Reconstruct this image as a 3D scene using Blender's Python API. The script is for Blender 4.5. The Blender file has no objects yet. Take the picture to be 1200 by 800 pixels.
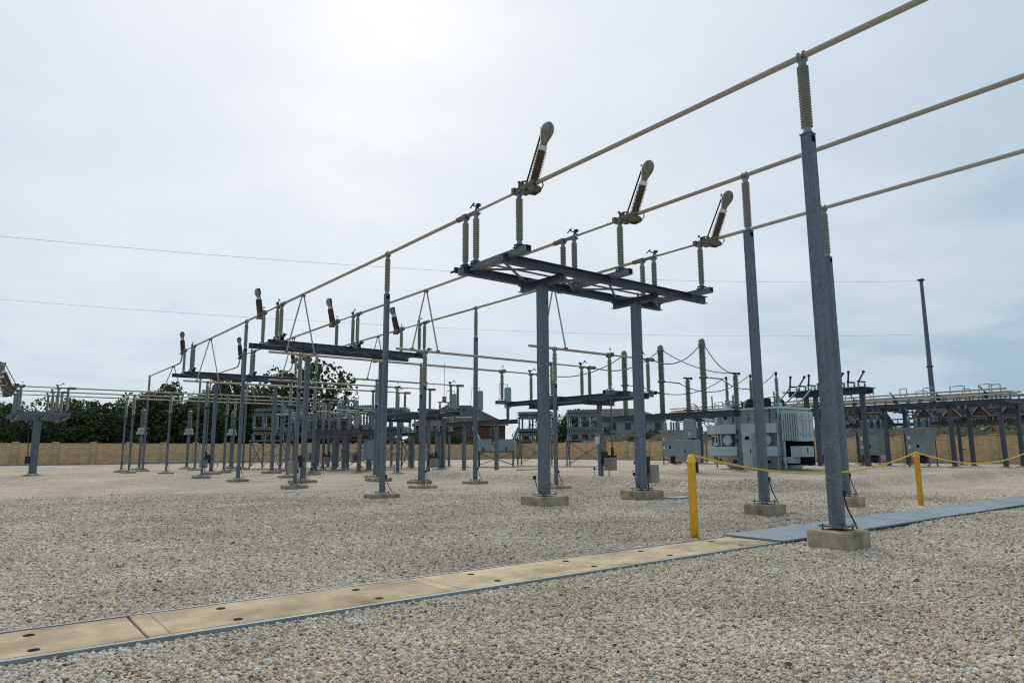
import bpy, math, random
import numpy as np
from mathutils import Vector, Matrix
random.seed(7); rng = np.random.default_rng(11)
R = math.radians
scene = bpy.context.scene
C = scene.collection

# ---------------------------------------------------------------- camera
cam_d = bpy.data.cameras.new('camera'); cam = bpy.data.objects.new('camera', cam_d); C.objects.link(cam)
cam_d.sensor_width = 36.0; cam_d.lens = 36.0 * 802.0 / 1200.0
cam_d.clip_start = 0.05; cam_d.clip_end = 4000
PITCH, ROLL, YAW, EYE = R(9.045), R(-0.235), R(38.0), 1.5
def cam_dir(x, y, f):
    x, y = x*math.cos(ROLL)-y*math.sin(ROLL), x*math.sin(ROLL)+y*math.cos(ROLL)
    h = f*math.cos(PITCH)-y*math.sin(PITCH); z = f*math.sin(PITCH)+y*math.cos(PITCH)
    return Vector((h*math.sin(YAW)+x*math.cos(YAW), h*math.cos(YAW)-x*math.sin(YAW), z))
rx, ry, rz = cam_dir(1, 0, 0), cam_dir(0, 1, 0), cam_dir(0, 0, 1)
m = Matrix.Identity(4)
for i in range(3):
    m[i][0], m[i][1], m[i][2] = rx[i], ry[i], -rz[i]
m[2][3] = EYE
cam.matrix_world = m
scene.camera = cam

# ---------------------------------------------------------------- world, sun, exposure
SUN_AZ, SUN_EL = R(27.0), R(38.0)          # azimuth from +Y towards +X
sun_vec = Vector((math.sin(SUN_AZ)*math.cos(SUN_EL), math.cos(SUN_AZ)*math.cos(SUN_EL), math.sin(SUN_EL)))
world = bpy.data.worlds.new('World'); scene.world = world; world.use_nodes = True
wt = world.node_tree; wt.nodes.clear()
def wn(t, **k):
    n = wt.nodes.new(t)
    for a, b in k.items(): setattr(n, a, b)
    return n
out = wn('ShaderNodeOutputWorld'); bg = wn('ShaderNodeBackground'); bg.inputs['Strength'].default_value = 0.1
wt.links.new(bg.outputs[0], out.inputs[0])
sky = wn('ShaderNodeTexSky', sky_type='NISHITA', sun_disc=False, sun_elevation=SUN_EL, sun_rotation=SUN_AZ, air_density=1.0, dust_density=2.0, ozone_density=1.0)
tc = wn('ShaderNodeTexCoord')
# overcast: a cloud deck seen on a plane above (x/z, y/z), thick everywhere, thinner and bluer in bands
sep = wn('ShaderNodeSeparateXYZ'); wt.links.new(tc.outputs['Generated'], sep.inputs[0])
zc = wn('ShaderNodeMath', operation='MAXIMUM'); zc.inputs[1].default_value = 0.0; wt.links.new(sep.outputs[2], zc.inputs[0])
zp = wn('ShaderNodeMath', operation='ADD'); zp.inputs[1].default_value = 0.14; wt.links.new(zc.outputs[0], zp.inputs[0])
dx = wn('ShaderNodeMath', operation='DIVIDE'); wt.links.new(sep.outputs[0], dx.inputs[0]); wt.links.new(zp.outputs[0], dx.inputs[1])
dy = wn('ShaderNodeMath', operation='DIVIDE'); wt.links.new(sep.outputs[1], dy.inputs[0]); wt.links.new(zp.outputs[0], dy.inputs[1])
cmb = wn('ShaderNodeCombineXYZ'); wt.links.new(dx.outputs[0], cmb.inputs[0]); wt.links.new(dy.outputs[0], cmb.inputs[1])
n1 = wn('ShaderNodeTexNoise'); n1.inputs['Scale'].default_value = 0.55; n1.inputs['Detail'].default_value = 7; n1.inputs['Roughness'].default_value = 0.5; n1.inputs['Distortion'].default_value = 0.4
wt.links.new(cmb.outputs[0], n1.inputs['Vector'])
n2 = wn('ShaderNodeTexNoise'); n2.inputs['Scale'].default_value = 2.2; n2.inputs['Detail'].default_value = 6; n2.inputs['Roughness'].default_value = 0.55
wt.links.new(cmb.outputs[0], n2.inputs['Vector'])
# glow of the veiled sun through the deck
dot = wn('ShaderNodeVectorMath', operation='DOT_PRODUCT'); wt.links.new(tc.outputs['Generated'], dot.inputs[0]); dot.inputs[1].default_value = sun_vec
glow = wn('ShaderNodeMapRange'); glow.inputs['From Min'].default_value = 0.40; glow.inputs['From Max'].default_value = 1.05
glow.inputs['To Min'].default_value = 0.0; glow.inputs['To Max'].default_value = 1.0; glow.interpolation_type = 'LINEAR'
wt.links.new(dot.outputs['Value'], glow.inputs['Value'])
mixn = wn('ShaderNodeMath', operation='MULTIPLY_ADD'); wt.links.new(n1.outputs['Fac'], mixn.inputs[0]); mixn.inputs[1].default_value = 0.90
wt.links.new(glow.outputs[0], mixn.inputs[2])
mix2 = wn('ShaderNodeMath', operation='MULTIPLY_ADD'); wt.links.new(n2.outputs['Fac'], mix2.inputs[0]); mix2.inputs[1].default_value = 0.45
wt.links.new(mixn.outputs[0], mix2.inputs[2])
ramp = wn('ShaderNodeValToRGB')
el = ramp.color_ramp.elements
el[0].position = 0.16; el[0].color = (0.225, 0.315, 0.395, 1)
el[1].position = 1.0; el[1].color = (0.70, 0.71, 0.725, 1)
e = el.new(0.50); e.color = (0.275, 0.385, 0.475, 1)
e = el.new(0.60); e.color = (0.38, 0.475, 0.55, 1)
e = el.new(0.74); e.color = (0.50, 0.56, 0.615, 1)
e = el.new(0.86); e.color = (0.56, 0.605, 0.65, 1)
sc_ = wn('ShaderNodeMath', operation='MULTIPLY'); sc_.inputs[1].default_value = 0.565; wt.links.new(mix2.outputs[0], sc_.inputs[0])
wt.links.new(sc_.outputs[0], ramp.inputs[0])
up = wn('ShaderNodeVectorMath', operation='SCALE'); up.inputs['Scale'].default_value = 10.0
wt.links.new(ramp.outputs[0], up.inputs[0])
mx = wn('ShaderNodeMix', data_type='RGBA'); mx.inputs[0].default_value = 0.95
wt.links.new(sky.outputs[0], mx.inputs[6]); wt.links.new(up.outputs[0], mx.inputs[7])
wt.links.new(mx.outputs[2], bg.inputs['Color'])

sl = bpy.data.lights.new('sun', 'SUN'); sl.energy = 1.5; sl.angle = R(35); sl.color = (1.0, 0.92, 0.83)
so = bpy.data.objects.new('sun', sl); C.objects.link(so)
so.rotation_euler = sun_vec.to_track_quat('Z', 'Y').to_euler(); so.location = (0, 0, 60)

vs = scene.view_settings; vs.view_transform = 'Standard'; vs.look = 'None'; vs.gamma = 1.0; vs.exposure = 0.42; vs.use_curve_mapping = False
scene.render.engine = 'CYCLES'; scene.cycles.max_bounces = 5; scene.cycles.diffuse_bounces = 3; scene.cycles.glossy_bounces = 2
scene.cycles.use_denoising = False; scene.cycles.pixel_filter_type = 'BLACKMAN_HARRIS'; scene.cycles.filter_width = 1.15

# ---------------------------------------------------------------- materials
MATS = {}
def base_mat(name):
    mt = bpy.data.materials.new(name); mt.use_nodes = True; MATS[name] = mt
    nt = mt.node_tree; b = nt.nodes['Principled BSDF']
    return mt, nt, b
def simple(name, col, rough=0.6, metal=0.0, var=0.12, scale=6.0, bump=0.0, bscale=60.0, spec=0.4, streak=False):
    mt, nt, b = base_mat(name)
    t = nt.nodes.new('ShaderNodeTexCoord')
    oi = nt.nodes.new('ShaderNodeObjectInfo')
    off = nt.nodes.new('ShaderNodeVectorMath'); off.operation = 'SCALE'; nt.links.new(oi.outputs['Location'], off.inputs[0]); off.inputs['Scale'].default_value = 1.37
    ad = nt.nodes.new('ShaderNodeVectorMath'); ad.operation = 'ADD'; nt.links.new(t.outputs['Object'], ad.inputs[0]); nt.links.new(off.outputs[0], ad.inputs[1])
    mp = nt.nodes.new('ShaderNodeMapping'); nt.links.new(ad.outputs[0], mp.inputs[0])
    if streak: mp.inputs['Scale'].default_value = (1, 1, 0.12)
    n = nt.nodes.new('ShaderNodeTexNoise'); n.inputs['Scale'].default_value = scale; n.inputs['Detail'].default_value = 8; n.inputs['Roughness'].default_value = 0.65
    nt.links.new(mp.outputs[0], n.inputs['Vector'])
    r = nt.nodes.new('ShaderNodeValToRGB'); r.color_ramp.elements[0].position = 0.3; r.color_ramp.elements[1].position = 0.7
    r.color_ramp.elements[0].color = tuple(max(0, c*(1-var)) for c in col)+(1,)
    r.color_ramp.elements[1].color = tuple(min(1, c*(1+var)) for c in col)+(1,)
    nt.links.new(n.outputs['Fac'], r.inputs[0])
    tone = nt.nodes.new('ShaderNodeMapRange'); tone.inputs['To Min'].default_value = 0.88; tone.inputs['To Max'].default_value = 1.10; nt.links.new(oi.outputs['Random'], tone.inputs['Value'])
    tv = nt.nodes.new('ShaderNodeVectorMath'); tv.operation = 'SCALE'; nt.links.new(r.outputs[0], tv.inputs[0]); nt.links.new(tone.outputs[0], tv.inputs['Scale']); nt.links.new(tv.outputs[0], b.inputs['Base Color'])
    b.inputs['Roughness'].default_value = rough; b.inputs['Metallic'].default_value = metal
    b.inputs['Specular IOR Level'].default_value = spec
    if bump:
        n2 = nt.nodes.new('ShaderNodeTexNoise'); n2.inputs['Scale'].default_value = bscale; n2.inputs['Detail'].default_value = 5
        nt.links.new(t.outputs['Object'], n2.inputs['Vector'])
        bp = nt.nodes.new('ShaderNodeBump'); bp.inputs['Strength'].default_value = bump; bp.inputs['Distance'].default_value = 0.02
        nt.links.new(n2.outputs['Fac'], bp.inputs['Height']); nt.links.new(bp.outputs[0], b.inputs['Normal'])
    return mt
def galv(name, col):
    mt, nt, b = base_mat(name)
    t = nt.nodes.new('ShaderNodeTexCoord')
    v = nt.nodes.new('ShaderNodeTexVoronoi'); v.inputs['Scale'].default_value = 32; nt.links.new(t.outputs['Object'], v.inputs['Vector'])
    n = nt.nodes.new('ShaderNodeTexNoise'); n.inputs['Scale'].default_value = 2.3; n.inputs['Detail'].default_value = 8; n.inputs['Roughness'].default_value = 0.7
    nt.links.new(t.outputs['Object'], n.inputs['Vector'])
    sp = nt.nodes.new('ShaderNodeSeparateColor'); nt.links.new(v.outputs['Color'], sp.inputs[0])
    a = nt.nodes.new('ShaderNodeMath'); a.operation = 'MULTIPLY_ADD'; nt.links.new(sp.outputs[0], a.inputs[0]); a.inputs[1].default_value = 0.26
    mpz = nt.nodes.new('ShaderNodeMapping'); mpz.inputs['Scale'].default_value = (9, 9, 0.35); nt.links.new(t.outputs['Object'], mpz.inputs[0])
    nzs = nt.nodes.new('ShaderNodeTexNoise'); nzs.inputs['Scale'].default_value = 1.0; nzs.inputs['Detail'].default_value = 6; nt.links.new(mpz.outputs[0], nzs.inputs['Vector'])
    av = nt.nodes.new('ShaderNodeMath'); av.operation = 'MULTIPLY_ADD'; nt.links.new(nzs.outputs['Fac'], av.inputs[0]); av.inputs[1].default_value = 0.55
    hv = nt.nodes.new('ShaderNodeMath'); hv.operation = 'MULTIPLY'; hv.inputs[1].default_value = 0.55; nt.links.new(n.outputs['Fac'], hv.inputs[0]); nt.links.new(hv.outputs[0], av.inputs[2])
    nt.links.new(av.outputs[0], a.inputs[2])
    r = nt.nodes.new('ShaderNodeValToRGB'); r.color_ramp.elements[0].position = 0.40; r.color_ramp.elements[1].position = 0.95
    r.color_ramp.elements[0].color = tuple(c*0.66 for c in col)+(1,); r.color_ramp.elements[1].color = tuple(c*1.42 for c in col)+(1,)
    nt.links.new(a.outputs[0], r.inputs[0]); nt.links.new(r.outputs[0], b.inputs['Base Color'])
    b.inputs['Roughness'].default_value = 0.5; b.inputs['Metallic'].default_value = 0.35; b.inputs['Specular IOR Level'].default_value = 0.35
    return mt
galv('galvanized', (0.142, 0.165, 0.190))
galv('galvanized_dark', (0.078, 0.092, 0.112))
simple('aluminium', (0.46, 0.405, 0.33), 0.5, 0.2, 0.05, 1.2)
simple('casting', (0.19, 0.165, 0.13), 0.5, 0.35, 0.65, 18)
simple('steel_dark', (0.035, 0.038, 0.042), 0.6, 0.2, 0.3, 20)
simple('porcelain_grey', (0.27, 0.275, 0.225), 0.3, 0, 0.10, 5, spec=0.5)
simple('porcelain_blue', (0.20, 0.27, 0.33), 0.3, 0, 0.1, 5, spec=0.5)
simple('porcelain_green', (0.19, 0.235, 0.19), 0.3, 0, 0.1, 5, spec=0.5)
simple('porcelain_brown', (0.225, 0.150, 0.095), 0.3, 0, 0.15, 5, spec=0.5)
simple('bulb_paint', (0.235, 0.22, 0.18), 0.45, 0.15, 0.5, 9)
simple('cap_metal', (0.26, 0.32, 0.37), 0.5, 0.2, 0.15, 20)
simple('concrete', (0.34, 0.29, 0.215), 0.9, 0, 0.28, 5, 0.4, 60, 0.2)
simple('pier_concrete', (0.37, 0.295, 0.21), 0.9, 0, 0.5, 3.5, 0.4, 60, 0.2)
simple('slab_concrete', (0.54, 0.42, 0.26), 0.9, 0, 0.48, 1.3, 0.3, 120, 0.2)
simple('yellow_paint', (0.95, 0.52, 0.035), 0.5, 0, 0.16, 5, 0.0)
simple('rope_yellow', (0.92, 0.62, 0.03), 0.6, 0, 0.08, 40)
simple('black_rubber', (0.012, 0.012, 0.013), 0.6, 0, 0.2, 10)
simple('transformer_paint', (0.46, 0.535, 0.545), 0.4, 0, 0.16, 1.4, 0.0, streak=True)
simple('cabinet_grey', (0.27, 0.295, 0.29), 0.5, 0, 0.12, 1.5, streak=True)
simple('box_tan', (0.27, 0.25, 0.215), 0.5, 0.2, 0.12, 3, streak=True)
simple('box_blue', (0.27, 0.34, 0.37), 0.5, 0, 0.08, 3)
simple('steel_plate', (0.22, 0.275, 0.31), 0.55, 0.2, 0.22, 1.5, 0.06, 60)
simple('cable', (0.24, 0.23, 0.22), 0.6, 0.3, 0.1, 10)
simple('wire_dark', (0.30, 0.31, 0.32), 0.6, 0.2, 0.1, 10)
simple('white_label', (0.75, 0.75, 0.72), 0.6, 0, 0.05, 5)
simple('red_paint', (0.42, 0.05, 0.03), 0.6, 0, 0.1, 5)
simple('orange_label', (0.75, 0.30, 0.03), 0.6, 0, 0.1, 5)
simple('black_print', (0.008, 0.008, 0.009), 0.8, spec=0.05)
simple('bark', (0.06, 0.045, 0.03), 0.9, 0, 0.3, 8)
simple('roof_shingle', (0.045, 0.043, 0.045), 0.9, 0, 0.4, 3, 0.4, 12)
simple('trim_cream', (0.50, 0.45, 0.36), 0.8, 0, 0.1, 2)
simple('glass_dark', (0.02, 0.025, 0.03), 0.1, 0, 0.1, 1, spec=0.6)
simple('siding_grey', (0.38, 0.38, 0.36), 0.8, 0, 0.08, 2)
simple('red_plastic', (0.5, 0.03, 0.03), 0.6); simple('teal_plastic', (0.05, 0.4, 0.38), 0.6); simple('white_plastic', (0.7, 0.7, 0.7), 0.6)

def brick_mat(name, c1, c2, mortar, w, h, bump=0.6, dark=0.0):
    mt, nt, b = base_mat(name)
    t = nt.nodes.new('ShaderNodeTexCoord'); ge = nt.nodes.new('ShaderNodeNewGeometry')
    # pick the horizontal axis by face normal so bricks run along every wall
    sx = nt.nodes.new('ShaderNodeSeparateXYZ'); nt.links.new(t.outputs['Object'], sx.inputs[0])
    ad = nt.nodes.new('ShaderNodeMath'); ad.operation = 'ADD'; nt.links.new(sx.outputs[0], ad.inputs[0]); nt.links.new(sx.outputs[1], ad.inputs[1])
    cb = nt.nodes.new('ShaderNodeCombineXYZ'); nt.links.new(ad.outputs[0], cb.inputs[0]); nt.links.new(sx.outputs[2], cb.inputs[1])
    br = nt.nodes.new('ShaderNodeTexBrick'); nt.links.new(cb.outputs[0], br.inputs['Vector'])
    br.inputs['Color1'].default_value = c1+(1,); br.inputs['Color2'].default_value = c2+(1,); br.inputs['Mortar'].default_value = mortar+(1,)
    br.inputs['Scale'].default_value = 1.0; br.inputs['Brick Width'].default_value = w; br.inputs['Row Height'].default_value = h; br.inputs['Mortar Size'].default_value = 0.012
    br.inputs['Bias'].default_value = -0.1
    n = nt.nodes.new('ShaderNodeTexNoise'); n.inputs['Scale'].default_value = 1.2; n.inputs['Detail'].default_value = 8; n.inputs['Roughness'].default_value = 0.7
    nt.links.new(t.outputs['Object'], n.inputs['Vector'])
    v = nt.nodes.new('ShaderNodeTexVoronoi'); v.inputs['Scale'].default_value = 2.6; nt.links.new(t.outputs['Object'], v.inputs['Vector'])
    mm = nt.nodes.new('ShaderNodeMix'); mm.data_type = 'RGBA'; mm.blend_type = 'MULTIPLY'; mm.inputs[0].default_value = 0.55
    r = nt.nodes.new('ShaderNodeValToRGB'); r.color_ramp.elements[0].color = (0.55, 0.52, 0.5, 1); r.color_ramp.elements[0].position = 0.3; r.color_ramp.elements[1].color = (1.25, 1.22, 1.15, 1); r.color_ramp.elements[1].position = 0.7
    nt.links.new(n.outputs['Fac'], r.inputs[0]); nt.links.new(br.outputs['Color'], mm.inputs[6]); nt.links.new(r.outputs[0], mm.inputs[7])
    last = mm.outputs[2]
    if dark:
        sp = nt.nodes.new('ShaderNodeMath'); sp.operation = 'LESS_THAN'; sp.inputs[1].default_value = 0.13; nt.links.new(v.outputs['Distance'], sp.inputs[0])
        m3 = nt.nodes.new('ShaderNodeMix'); m3.data_type = 'RGBA'; m3.inputs[7].default_value = (0.10, 0.07, 0.045, 1)
        s2 = nt.nodes.new('ShaderNodeMath'); s2.operation = 'MULTIPLY'; s2.inputs[1].default_value = dark; nt.links.new(sp.outputs[0], s2.inputs[0])
        nt.links.new(s2.outputs[0], m3.inputs[0]); nt.links.new(last, m3.inputs[6]); last = m3.outputs[2]
    nt.links.new(last, b.inputs['Base Color']); b.inputs['Roughness'].default_value = 0.9; b.inputs['Specular IOR Level'].default_value = 0.2
    bp = nt.nodes.new('ShaderNodeBump'); bp.inputs['Strength'].default_value = bump; bp.inputs['Distance'].default_value = 0.03
    nt.links.new(br.outputs['Fac'], bp.inputs['Height']); bp.invert = True; nt.links.new(bp.outputs[0], b.inputs['Normal'])
brick_mat('wall_stone', (0.76, 0.51, 0.28), (0.62, 0.40, 0.22), (0.63, 0.43, 0.24), 0.62, 0.2, dark=0.55)
brick_mat('pillar_stone', (0.70, 0.52, 0.31), (0.58, 0.43, 0.25), (0.40, 0.28, 0.16), 0.4, 0.2, dark=0.6)
brick_mat('house_brick', (0.22, 0.085, 0.05), (0.14, 0.055, 0.036), (0.22, 0.15, 0.11), 0.24, 0.08)

GRAVEL = [(0.0, (0.07, 0.062, 0.06)), (0.05, (0.24, 0.21, 0.185)), (0.2, (0.48, 0.41, 0.325)), (0.36, (0.55, 0.525, 0.51)), (0.5, (0.68, 0.585, 0.46)), (0.62, (0.47, 0.505, 0.545)),
          (0.74, (0.70, 0.665, 0.61)), (0.84, (0.55, 0.40, 0.245)), (0.9, (0.42, 0.385, 0.355)), (1.0, (0.84, 0.81, 0.76))]
GRAVEL = [(p, (min(0.92, c[0]*1.37), min(0.88, c[1]*1.26), min(0.82, c[2]*1.13))) for p, c in GRAVEL]
def gravel_ramp(nt):
    r = nt.nodes.new('ShaderNodeValToRGB'); cr = r.color_ramp
    while len(cr.elements) > 1: cr.elements.remove(cr.elements[-1])
    cr.elements[0].position = GRAVEL[0][0]; cr.elements[0].color = GRAVEL[0][1]+(1,)
    for p, c in GRAVEL[1:]:
        e = cr.elements.new(p); e.color = c+(1,)
    return r
def patches(nt, last, amount):
    ge = nt.nodes.new('ShaderNodeNewGeometry')
    mp = nt.nodes.new('ShaderNodeMapping'); mp.inputs['Scale'].default_value = (1, 1, 0); nt.links.new(ge.outputs['Position'], mp.inputs[0])
    n = nt.nodes.new('ShaderNodeTexNoise'); n.inputs['Scale'].default_value = 0.45; n.inputs['Detail'].default_value = 7; n.inputs['Roughness'].default_value = 0.62
    nt.links.new(mp.outputs[0], n.inputs['Vector'])
    r = nt.nodes.new('ShaderNodeValToRGB'); r.color_ramp.elements[0].position = 0.38; r.color_ramp.elements[1].position = 0.62
    r.color_ramp.elements[0].color = (0.72, 0.685, 0.64, 1); r.color_ramp.elements[1].color = (1.12, 1.11, 1.10, 1)
    nb = nt.nodes.new('ShaderNodeTexNoise'); nb.inputs['Scale'].default_value = 0.13; nb.inputs['Detail'].default_value = 4; nb.inputs['Distortion'].default_value = 0.8; nt.links.new(mp.outputs[0], nb.inputs['Vector'])
    sm_ = nt.nodes.new('ShaderNodeMath'); sm_.operation = 'MULTIPLY_ADD'; nt.links.new(nb.outputs['Fac'], sm_.inputs[0]); sm_.inputs[1].default_value = 0.7; nt.links.new(n.outputs['Fac'], sm_.inputs[2])
    hf_ = nt.nodes.new('ShaderNodeMath'); hf_.operation = 'MULTIPLY'; hf_.inputs[1].default_value = 0.59; nt.links.new(sm_.outputs[0], hf_.inputs[0])
    nt.links.new(hf_.outputs[0], r.inputs[0])
    mm = nt.nodes.new('ShaderNodeMix'); mm.data_type = 'RGBA'; mm.blend_type = 'MULTIPLY'; mm.inputs[0].default_value = amount
    nt.links.new(last, mm.inputs[6]); nt.links.new(r.outputs[0], mm.inputs[7])
    return mm.outputs[2]
mt, nt, b = base_mat('gravel_ground')
ge = nt.nodes.new('ShaderNodeNewGeometry')
v = nt.nodes.new('ShaderNodeTexVoronoi'); v.inputs['Scale'].default_value = 27; nt.links.new(ge.outputs['Position'], v.inputs['Vector'])
sp = nt.nodes.new('ShaderNodeSeparateColor'); nt.links.new(v.outputs['Color'], sp.inputs[0])
r = gravel_ramp(nt); nt.links.new(sp.outputs[0], r.inputs[0])
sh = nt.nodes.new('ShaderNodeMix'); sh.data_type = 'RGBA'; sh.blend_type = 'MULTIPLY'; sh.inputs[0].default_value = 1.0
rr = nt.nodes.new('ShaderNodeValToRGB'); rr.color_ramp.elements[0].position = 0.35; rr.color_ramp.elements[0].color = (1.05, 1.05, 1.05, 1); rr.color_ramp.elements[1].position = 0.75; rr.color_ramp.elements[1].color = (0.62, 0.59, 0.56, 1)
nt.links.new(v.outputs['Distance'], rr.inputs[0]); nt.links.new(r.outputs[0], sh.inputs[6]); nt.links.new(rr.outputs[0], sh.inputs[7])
dk = nt.nodes.new('ShaderNodeMix'); dk.data_type = 'RGBA'; dk.blend_type = 'MULTIPLY'; dk.inputs[0].default_value = 1.0; dk.inputs[7].default_value = (0.90, 0.90, 0.90, 1)
gn = nt.nodes.new('ShaderNodeTexNoise'); gn.inputs['Scale'].default_value = 7.0; gn.inputs['Detail'].default_value = 6; gn.inputs['Roughness'].default_value = 0.8; nt.links.new(ge.outputs['Position'], gn.inputs['Vector'])
gr_ = nt.nodes.new('ShaderNodeValToRGB'); gr_.color_ramp.elements[0].position = 0.32; gr_.color_ramp.elements[0].color = (0.62, 0.60, 0.58, 1); gr_.color_ramp.elements[1].position = 0.68; gr_.color_ramp.elements[1].color = (1.2, 1.2, 1.2, 1)
nt.links.new(gn.outputs['Fac'], gr_.inputs[0])
gm = nt.nodes.new('ShaderNodeMix'); gm.data_type = 'RGBA'; gm.blend_type = 'MULTIPLY'; gm.inputs[0].default_value = 1.0; nt.links.new(sh.outputs[2], gm.inputs[6]); nt.links.new(gr_.outputs[0], gm.inputs[7])
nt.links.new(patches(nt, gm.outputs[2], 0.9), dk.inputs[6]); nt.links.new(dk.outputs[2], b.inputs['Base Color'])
bp = nt.nodes.new('ShaderNodeBump'); bp.invert = True; bp.inputs['Strength'].default_value = 0.9; bp.inputs['Distance'].default_value = 0.025
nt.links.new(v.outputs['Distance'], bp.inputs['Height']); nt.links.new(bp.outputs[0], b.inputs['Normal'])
b.inputs['Roughness'].default_value = 0.85; b.inputs['Specular IOR Level'].default_value = 0.25
mt, nt, b = base_mat('gravel_stone')
oi = nt.nodes.new('ShaderNodeObjectInfo'); r = gravel_ramp(nt); nt.links.new(oi.outputs['Random'], r.inputs[0])
nt.links.new(patches(nt, r.outputs[0], 0.8), b.inputs['Base Color'])
b.inputs['Roughness'].default_value = 0.8; b.inputs['Specular IOR Level'].default_value = 0.3

def ramp_noise(name, cols, scale, rough=0.95, bump=0.0):
    mt, nt, b = base_mat(name)
    t = nt.nodes.new('ShaderNodeNewGeometry')
    n = nt.nodes.new('ShaderNodeTexNoise'); n.inputs['Scale'].default_value = scale; n.inputs['Detail'].default_value = 9; n.inputs['Roughness'].default_value = 0.7
    nt.links.new(t.outputs['Position'], n.inputs['Vector'])
    r = nt.nodes.new('ShaderNodeValToRGB'); cr = r.color_ramp
    cr.elements[0].position = 0.3; cr.elements[1].position = 0.7; cr.elements[0].color = cols[0]+(1,); cr.elements[1].color = cols[-1]+(1,)
    for i, c in enumerate(cols[1:-1]):
        e = cr.elements.new(0.3+0.4*(i+1)/(len(cols)-1)); e.color = c+(1,)
    nt.links.new(n.outputs['Fac'], r.inputs[0]); nt.links.new(r.outputs[0], b.inputs['Base Color'])
    b.inputs['Roughness'].default_value = rough; b.inputs['Specular IOR Level'].default_value = 0.2
ramp_noise('grass', [(0.05, 0.06, 0.02), (0.09, 0.085, 0.04), (0.16, 0.11, 0.06)], 0.6)
ramp_noise('bank_earth', [(0.03, 0.045, 0.014), (0.065, 0.055, 0.028), (0.10, 0.066, 0.038)], 0.5)
def leaf_mat(name, c1, c2):
    mt, nt, b = base_mat(name)
    ge = nt.nodes.new('ShaderNodeNewGeometry')
    r = nt.nodes.new('ShaderNodeValToRGB'); r.color_ramp.elements[0].color = c1+(1,); r.color_ramp.elements[1].color = c2+(1,)
    nt.links.new(ge.outputs['Random Per Island'], r.inputs[0]); nt.links.new(r.outputs[0], b.inputs['Base Color'])
    b.inputs['Roughness'].default_value = 0.7; b.inputs['Specular IOR Level'].default_value = 0.25
leaf_mat('leaf_dark', (0.040, 0.064, 0.024), (0.105, 0.140, 0.052))
leaf_mat('leaf_mid', (0.05, 0.076, 0.028), (0.13, 0.165, 0.06))

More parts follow.
